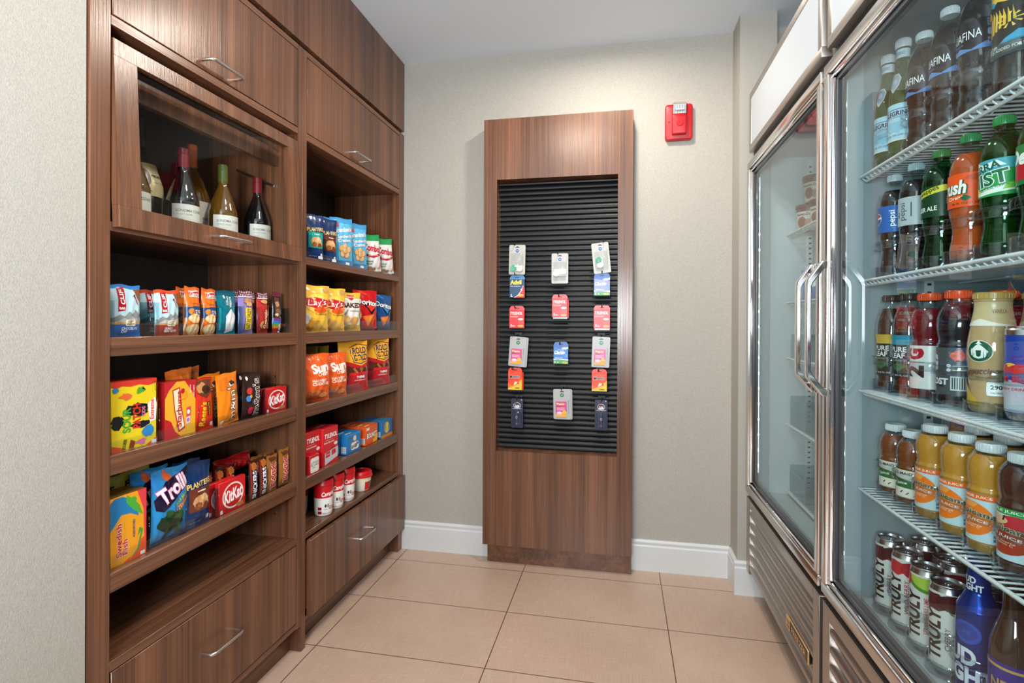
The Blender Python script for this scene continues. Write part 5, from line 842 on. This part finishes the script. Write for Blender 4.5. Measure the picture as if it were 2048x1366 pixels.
e = soda((XB, 1.066, zs), 'lemon lime soda bottle with green and blue label and green cap', '#1d8a48', COLS['l'], sm, '#2d9a4c', PETG)
f_ = soda((XB, .976, zs), 'green soda bottle with red patch on label, cut off by the right edge', '#1f7a38', COLS['l'], [R(0, 0, 1, 1, '#1f7a38'), P([(.2, .1), (.7, .15), (.6, .6), (.3, .5)], '#c4202c'), T('Dew', .45, .7, .5, .4, '#f0f4ec', 0, .08, .2)], '#1f7a38', PETG)
for r_, l in ((a, 'cola bottle with blue label'), (b, 'cola bottle with silver label'), (c, 'dark green soda bottle'), (d, 'orange soda bottle'), (e, 'lemon lime soda bottle')): second(r_, l+' standing in the second row of the soda shelf')
for r_, l in ((a, 'cola bottle with blue label'), (b, 'cola bottle with silver label'), (c, 'dark green soda bottle'), (d, 'orange soda bottle'), (e, 'lemon lime soda bottle')): second(r_, l+' in the third row of the soda shelf', .152)
lanes('clear organizer lanes on the soda shelf', (1.440, 1.345, 1.250, 1.157, 1.066, .976), 1.2475, hi=.078); a.rotation_euler.z += .22
# tea and sports drink shelf
zs = .9855
a = bottle('iced_tea_bottle', 'brown iced tea bottle with black label and yellow band, left end of its shelf', (XB, 1.452, zs), LEAF, .222, .0185, '#3c2a1c', PET, tea, .19, leafart('#c9a83a'), '#1f211d', (.030, .128), group='iced tea bottles')
b = bottle('iced_tea_bottle', 'brown iced tea bottle with black label and teal band', (XB, 1.372, zs), LEAF, .222, .0185, '#3c2a1c', PET, tea, .19, leafart('#2a8aa8'), '#1f211d', (.030, .128), group='iced tea bottles')
gr = [R(0, 0, 1, 1, '#d6d4d0'), T('G', .46, .80, .34, .26, '#a8141e', 90, .10), R(.28, .60, .64, .612, '#3a3a3a'), T('2', .46, .40, .34, .28, '#3a1518', 90, .08), R(.8, .1, .92, .5, '#9a9894')]
c = bottle('sports_drink_bottle', 'red sports drink bottle with pale label and orange cap', (XB, 1.288, zs), GAT, .218, .0215, '#e2511d', PET, ruby, .185, gr, '#d6d4d0', (.018, .108), group='sports drink bottles')
dk = [R(0, 0, 1, 1, '#4a4f52'), T('G', .26, .68, .26, .36, '#c9cdce', 0, .10), P([(.18, .62), (.3, .66), (.26, .56)], '#c04a3a'), T('FROST', .36, .28, .42, .14, '#dfe4e4', 0, .06), R(.2, .17, .5, .2, '#16181a'), blob(.70, .84, .10, .12, '#d9583a', 4, 16, .25), R(.60, .10, .86, .40, '#c4cac8')]+[R(.62+.03*i, .13, .635+.03*i, .37, '#22262a') for i in range(8)]+[E(.58, .62, .03, .035, '#e4e8e8'), E(.58, .53, .03, .035, '#e4e8e8'), R(.63, .61, .80, .63, '#cfd6d6'), R(.63, .52, .80, .54, '#cfd6d6')]
d = bottle('sports_drink_bottle', 'nearly black sports drink bottle with grey label and orange cap', (XB, 1.190, zs), GAT, .218, .0215, '#e2511d', PET, ink_d, .185, dk, '#4a4f52', (.018, .108), group='sports drink bottles')
fr = [E(.52, .70, .150, .130, '#e7ddc0', 0, 360, 36), E(.52, .70, .140, .122, '#17573c', 0, 360, 36), P([(.42, .70), (.48, .76), (.52, .79), (.56, .76), (.62, .70), (.59, .63), (.52, .61), (.45, .63)], '#eef2ec'), P([(.49, .71), (.55, .71), (.545, .645), (.52, .63), (.495, .645)], '#17573c'), P([(.48, .785), (.50, .80), (.52, .83), (.54, .80), (.56, .785)], '#eef2ec')]+[P([(.42+.03*i, .62), (.425+.03*i, .72), (.43+.03*i, .62)], '#17573c') for i in (0, 1, 5, 6)]+[T('frappuccino', .50, .45, .46, .09, '#7a2018', 4, .02, .3), T('chilled coffee drink', .62, .39, .30, .02, '#7a4a28'), P([(.20, .32), (.30, .30), (.56, .06), (.2, .06)], '#c9a63c'), RR(.60, .18, .80, .34, .02, '#f2f2ee', 1.2), T('290', .70, .28, .12, .05, '#20242c', 0, .04), T('CALORIES', .70, .215, .12, .02, '#20242c'), T('13.7 FL OZ (405 mL)', .50, .09, .5, .02, '#7a5a2c')]
e = bottle('coffee_drink_bottle', 'creamy tan coffee drink glass bottle with green round logo and gold cap', (XB, 1.092, zs), FRAP, .209, .0275, '#b8964e', juice('clear_glass_over_coffee', (.50, .33, .16), .06), None, 0, fr, glassy('printed_glass', (1, 1, 1), 1.01), (.004, .150), group='coffee drinks', span=220, caph=.013, lab2=((.150, .192), [T('VANILLA', .75, .6, .2, .18, '#8a6a3c', 0, .02), P([(0, 0), (.3, .12), (.5, .3), (.7, .12), (1, 0)], '#e8e2d2')], '#c9b384', 220, True))
g = can((XB-.004, 1.006, zs), 'slim blue and silver energy drink can beside the coffee bottle', [R(0, .0, 1, .5, '#b8bec8'), P([(0, .5), (.5, .62), (1, .5), (1, .30), (.5, .42), (0, .34)], '#1d3f9c'), T('Red Bull', .5, .44, .6, .10, '#c9202c', 0, .06), E(.5, .58, .12, .06, '#e8bc2c'), blob(.36, .56, .16, .06, '#c9202c', 4), blob(.64, .56, .16, .06, '#c9202c', 6), T('ENERGY DRINK', .5, .30, .5, .035, '#c9202c')], '#1a3c9a', .0262, .150, 'energy drink cans', 'energy_drink_can')
for r_, l in ((a, 'brown iced tea bottle with yellow band'), (b, 'brown iced tea bottle with teal band'), (c, 'red sports drink bottle'), (d, 'nearly black sports drink bottle'), (e, 'tan coffee drink bottle')): second(r_, l+' in the second row of its shelf')
for r_, l in ((a, 'iced tea bottle with yellow band'), (b, 'iced tea bottle with teal band'), (c, 'red sports drink bottle'), (d, 'nearly black sports drink bottle'), (c, 'red sports drink bottle behind the coffee bottles')): second(r_, l+', in the third row of its shelf', .150, -.196 if 'behind' in l else 0)
lanes('clear organizer lanes on the tea and sports drink shelf', (1.452, 1.372, 1.288, 1.190, 1.092, 1.006), .9765, hi=.074, r=.0405)
# juice shelf
zs = .7425
mmart = [R(0, 0, 1, 1, '#e4e1cf'), T("MINUTE MAID", .42, .88, .60, .11, '#2a3a2c', 0, .03), P([(.0, .60), (.3, .72), (.62, .66), (.86, .56), (.84, .34), (.5, .36), (0, .30)], '#1f6a34'), T('Apple Juice', .38, .50, .50, .13, '#f2f4ea', 4, .03), P([(.2, .62), (.26, .82), (.30, .82), (.27, .62)], '#3f8a44'), E(.86, .66, .12, .16, '#a81f2c'), blob(.2, .12, .12, .10, '#c93a3a', 4), P([(.5, .18), (.54, .26), (.56, .24), (.52, .16)], '#6a2a1c'), P([(.6, .14), (.66, .22), (.67, .20), (.62, .12)], '#6a2a1c'), blob(.8, .1, .06, .05, '#8a9a7a', 6)]
a = bottle('juice_bottle', 'apple juice bottle with cream and green label nearest the side wall', (XB, 1.430, zs), MMJ, .160, .0200, '#dfe4e4', PET, apj, .136, mmart, '#e4e1cf', (.014, .074), group='apple juice bottles')
b = dup(a, (XB, 1.350, zs), 'apple juice bottle with cream and green label next to the orange juices')
ojart = [R(0, 0, 1, 1, '#bcd6dc'), R(0, .88, 1, 1, '#ee6a1c'), T('ORANGE JUICE', .45, .94, .56, .07, '#f6f0e2', 0, .03), E(.42, .47, .34, .37, '#f07a1e'), P([(.3, .72), (.4, .84), (.56, .80), (.5, .7)], '#f5a04a'), T('Tropicana', .43, .60, .72, .17, '#f0e8d8', -6, .08), T('Tropicana', .43, .60, .70, .155, '#1c5a34', -6, .04), T('100% JUICE', .40, .46, .56, .075, '#ffffff', -6, .03), T('Good Source\nof Vitamin C', .42, .34, .38, .09, '#fbe3c8', -6, .01), T('10 FL OZ', .20, .08, .2, .04, '#3a6a8a', 0, .03), R(.74, .14, .86, .20, '#3a7a9a'), R(.74, .06, .86, .12, '#3a7a9a')]
c = bottle('juice_bottle', 'orange juice bottle with blue label, leftmost of the three orange juices', (XB, 1.266, zs-.002), TRJ, .190, .0205, '#dfe4e4', PET, oj, .170, ojart, '#bcd6dc', (.020, .102), group='orange juice bottles')
d = dup(c, (XB, 1.177, zs-.002), 'orange juice bottle with blue label, middle of the three orange juices'); e = dup(c, (XB, 1.095, zs-.002), 'orange juice bottle with blue label beside the dark apple juice')
aart = [R(0, 0, 1, 1, '#c2d9e2'), R(0, .88, 1, 1, '#2a9a48'), T('APPLE JUICE', .45, .94, .56, .07, '#eef4ea', 0, .03), E(.45, .46, .38, .36, '#a83a1c'), E(.62, .76, .24, .12, '#c4303a'), E(.3, .76, .22, .10, '#e0b48a'), P([(.44, .76), (.47, .86), (.49, .86), (.47, .76)], '#3a2418'), T('Tropicana', .43, .60, .72, .17, '#f0e8d8', -6, .08), T('Tropicana', .43, .60, .70, .155, '#1c5a34', -6, .04), T('100% JUICE', .40, .46, .56, .075, '#ffffff', -6, .03), T('Good Source\nof Vitamin C', .42, .34, .38, .09, '#f0d3c0', -6, .01), T('10 FL OZ', .20, .06, .2, .04, '#3a6a8a', 0, .03)]
g = bottle('juice_bottle', 'dark apple juice bottle with green banded label at the right edge', (XB, 1.014, zs-.002), TRJ, .190, .0205, '#dfe4e4', PET, ruddy, .170, aart, '#c2d9e2', (.020, .102), group='apple juice bottles')
for r_, l in ((a, 'apple juice bottle behind the one nearest the side wall'), (b, 'apple juice bottle behind the one next to the orange juices'), (c, 'orange juice bottle behind the leftmost orange juice'), (d, 'orange juice bottle behind the middle orange juice'), (e, 'orange juice bottle behind the one beside dark apple juice'), (g, 'dark apple juice bottle behind the one at the right edge')): second(r_, l)
lanes('clear organizer lanes on the juice shelf', (1.430, 1.350, 1.266, 1.177, 1.095, 1.014), .7315, hi=.070, r=.0385)
# cans on the refrigerator floor
zs = .4585
ch = [blob(.30, .86, .26, .12, '#5a1622', 4, 16, .15), blob(.62, .88, .26, .11, '#3f0f1a', 6, 16, .15), P([(.5, .82), (.58, .74), (.7, .72), (.6, .76)], '#5f7a3a')]
a = can((.636, 1.440, zs), 'white seltzer can with dark cherries, nearest the side wall', canart(ch, 'CHERRY', '#7a2a34'))
b = can((.636, 1.362, zs), 'white seltzer can with red berries, second in the front row', canart([blob(.30, .86, .24, .11, '#c42a34', 5, 16, .15), blob(.62, .87, .22, .11, '#a81c2c', 8, 16, .15)], 'WILD BERRY', '#b8242e'))
c = can((.636, 1.284, zs), 'white seltzer can with lime slice and strawberry, third in the front row', canart([E(.58, .98, .42, .22, '#4c8a24', 180, 360), E(.58, .98, .34, .17, '#a8c44a', 180, 360), blob(.16, .92, .12, .10, '#c4303a', 3)], 'STRAWBERRY LIME', '#c8303c'))
d = can((.636, 1.210, zs), 'white seltzer can with dark cherries, rightmost in the front row', canart(ch, 'CHERRY', '#7a2a34'))
second(a, 'seltzer can with dark cherries in the second row by the side wall', .068, -.008); second(c, 'seltzer can with lime slice in the second row', .068, .055); second(b, 'seltzer can with red berries in the second row', .068, -.040); second(d, 'seltzer can with dark cherries in the second row', .068, -.004); second(a, 'seltzer can with dark cherries in the third row', .134, -.040)
blu = pmat('blue_aluminium', '#123f9c', .22, .7)
ba = [T('BUD\nLIGHT', .46, .62, .70, .62, '#e6e9ee', 0, .08), E(.5, .95, .22, .045, '#2a5ab4', 0, 360, 30)]
BUDP = [(.0270, 0), (.0315, .004), (.0320, .012), (.0320, .150), (.0300, .168), (.0220, .186), (.0175, .196), (.0165, .215), (.0150, .246), (.0145, .256)]
t = bottle('beer_bottle', 'blue aluminium beer bottle with large white lettering', (.640, 1.126, zs), BUDP, .262, .0155, '#1a3f8f', blu, None, 0, [E(.5, .83, .20, .14, '#1f4fae', 0, 360, 30), E(.5, .83, .15, .105, '#163f94', 0, 360, 30), T('AB', .5, .83, .12, .05, '#2a5ab8', 0, .02), T('BUD\nLIGHT', .47, .40, .80, .46, '#e6e9ee', 0, .08), R(0, 0, 1, .12, '#2c2470')], blu, (.010, .150), group='beer bottles', span=200, lab2=((.196, .226), [T('BUD\nLIGHT', .47, .5, .62, .84, '#e6e9ee', 0, .06)], blu, 200, True), caph=.008, rough=.25)
second(t, 'blue aluminium beer bottle behind the front blue one')
AMB2 = pmat('brown_beer_glass', (.030, .010, .004), .05, 0, Coat_Weight=1.0)
t = bottle('beer_bottle', 'dark brown glass beer bottle with purple label, at the lower right edge', (.640, 1.034, zs), [(.0280, 0), (.0320, .004), (.0325, .012), (.0325, .135), (.0300, .160), (.0220, .186), (.0165, .205), (.0145, .240), (.0140, .262)], .268, .0150, '#2a1c3c', AMB2, None, 0, [R(0, .9, 1, .94, '#c9a050'), R(0, .04, 1, .08, '#c9a050'), T('NETS', .56, .66, .40, .16, '#c9a050', 0, .04), T('ST', .50, .46, .18, .15, '#c9a050', 0, .04)], '#3a2a86', (.020, .128), group='beer bottles', span=200, caph=.010)
second(t, 'dark brown glass beer bottle behind the front brown one')
lanes('clear organizer lanes for the cans on the refrigerator floor', (1.440, 1.362, 1.284, 1.210, 1.126, 1.034), .4505, hi=.082, r=.0385, x=.638)
# ================================================================== FREEZER
def tub(loc, lab):
    t = empty('ice_cream_tub', loc, lab, 'ice cream', 'ice cream tubs in the freezer', -2.3); pr = [(.036, 0), (.0375, .003), (.0440, .088)]
    m = MB().lathe(pr, ink('#d8cfc4', .4), 36); put(m, [R(0, .80, 1, 1, '#6a4436'), T('Haagen-Dazs', .5, .66, .74, .14, '#3a2420', 0, .03), blob(.38, .34, .22, .24, '#8a5c48', 4, 16, .15), blob(.68, .28, .16, .18, '#b08468', 6, 16, .15)], .085, .085, arcart(lambda z: interp(pr)(z)+.0004, .002, .087, 2.1), step=.005, vstep=.02); m.build('tub', t)
    MB().lathe([(.0460, .083), (.0468, .085), (.0468, .094), (.0455, .096), (.0005, .096)], ink('#6e4a3c', .4), 36).build('lid', t); return t
t = tub((.705, 2.245, 1.4945), 'brown and white ice cream tub, lower left on the top freezer shelf'); dup(t, (.720, 2.145, 1.4945), 'brown and white ice cream tub, lower right on the top freezer shelf'); dup(t, (.712, 2.190, 1.5915), 'brown and white ice cream tub stacked on the lower two'); dup(t, (.81, 2.22, 1.4945), 'brown and white ice cream tub at the back of the top freezer shelf')
o = bag('frozen_treat_wrapper', 'pale blue frozen treat wrapper on the second freezer shelf', 'frozen treat', (.715, 2.215, 1.2245), .09, .12, .04, '#6f9ad0', [E(.5, .6, .3, .16, '#e8eef6')], rz=-2.3, seed=91, group='frozen treats')
bag('frozen_treat_wrapper', 'orange frozen treat wrapper on the second freezer shelf', 'frozen treat', (.775, 2.150, 1.2245), .09, .17, .04, '#e0602c', [P([(0, .2), (1, .3), (1, .5), (0, .4)], '#f0a040')], rz=-2.3, seed=93, group='frozen treats')
def bin_(z, lab, x0=.665, ys=(1.60, 2.33), h=.085):
    t = empty('clear_freezer_bin', (x0, ys[0], z), lab, 'bin', 'clear plastic freezer bins'); org = (x0, ys[0], z)
    MB().box(x0, ys[0], z, x0+.003, ys[1], z+h, ACRYL, .001, 1).build('front_lip', t, org=org); MB().box(x0, ys[0], z, 1.10, ys[1], z+.0025, ACRYL).build('base', t, org=org)
    for k in range(5):
        y = ys[0]+(ys[1]-ys[0])*k/4; MB().box(x0+.003, y-.0015, z+.0026, 1.10, y+.0015, z+h+.02, ACRYL).build('divider', t, org=org)
bin_(1.0015, 'empty clear bin on the third freezer shelf', h=.075); bin_(.7365, 'empty clear bin on the fourth freezer shelf', h=.095); bin_(.4715, 'empty clear bin on the lowest freezer shelf', h=.085)
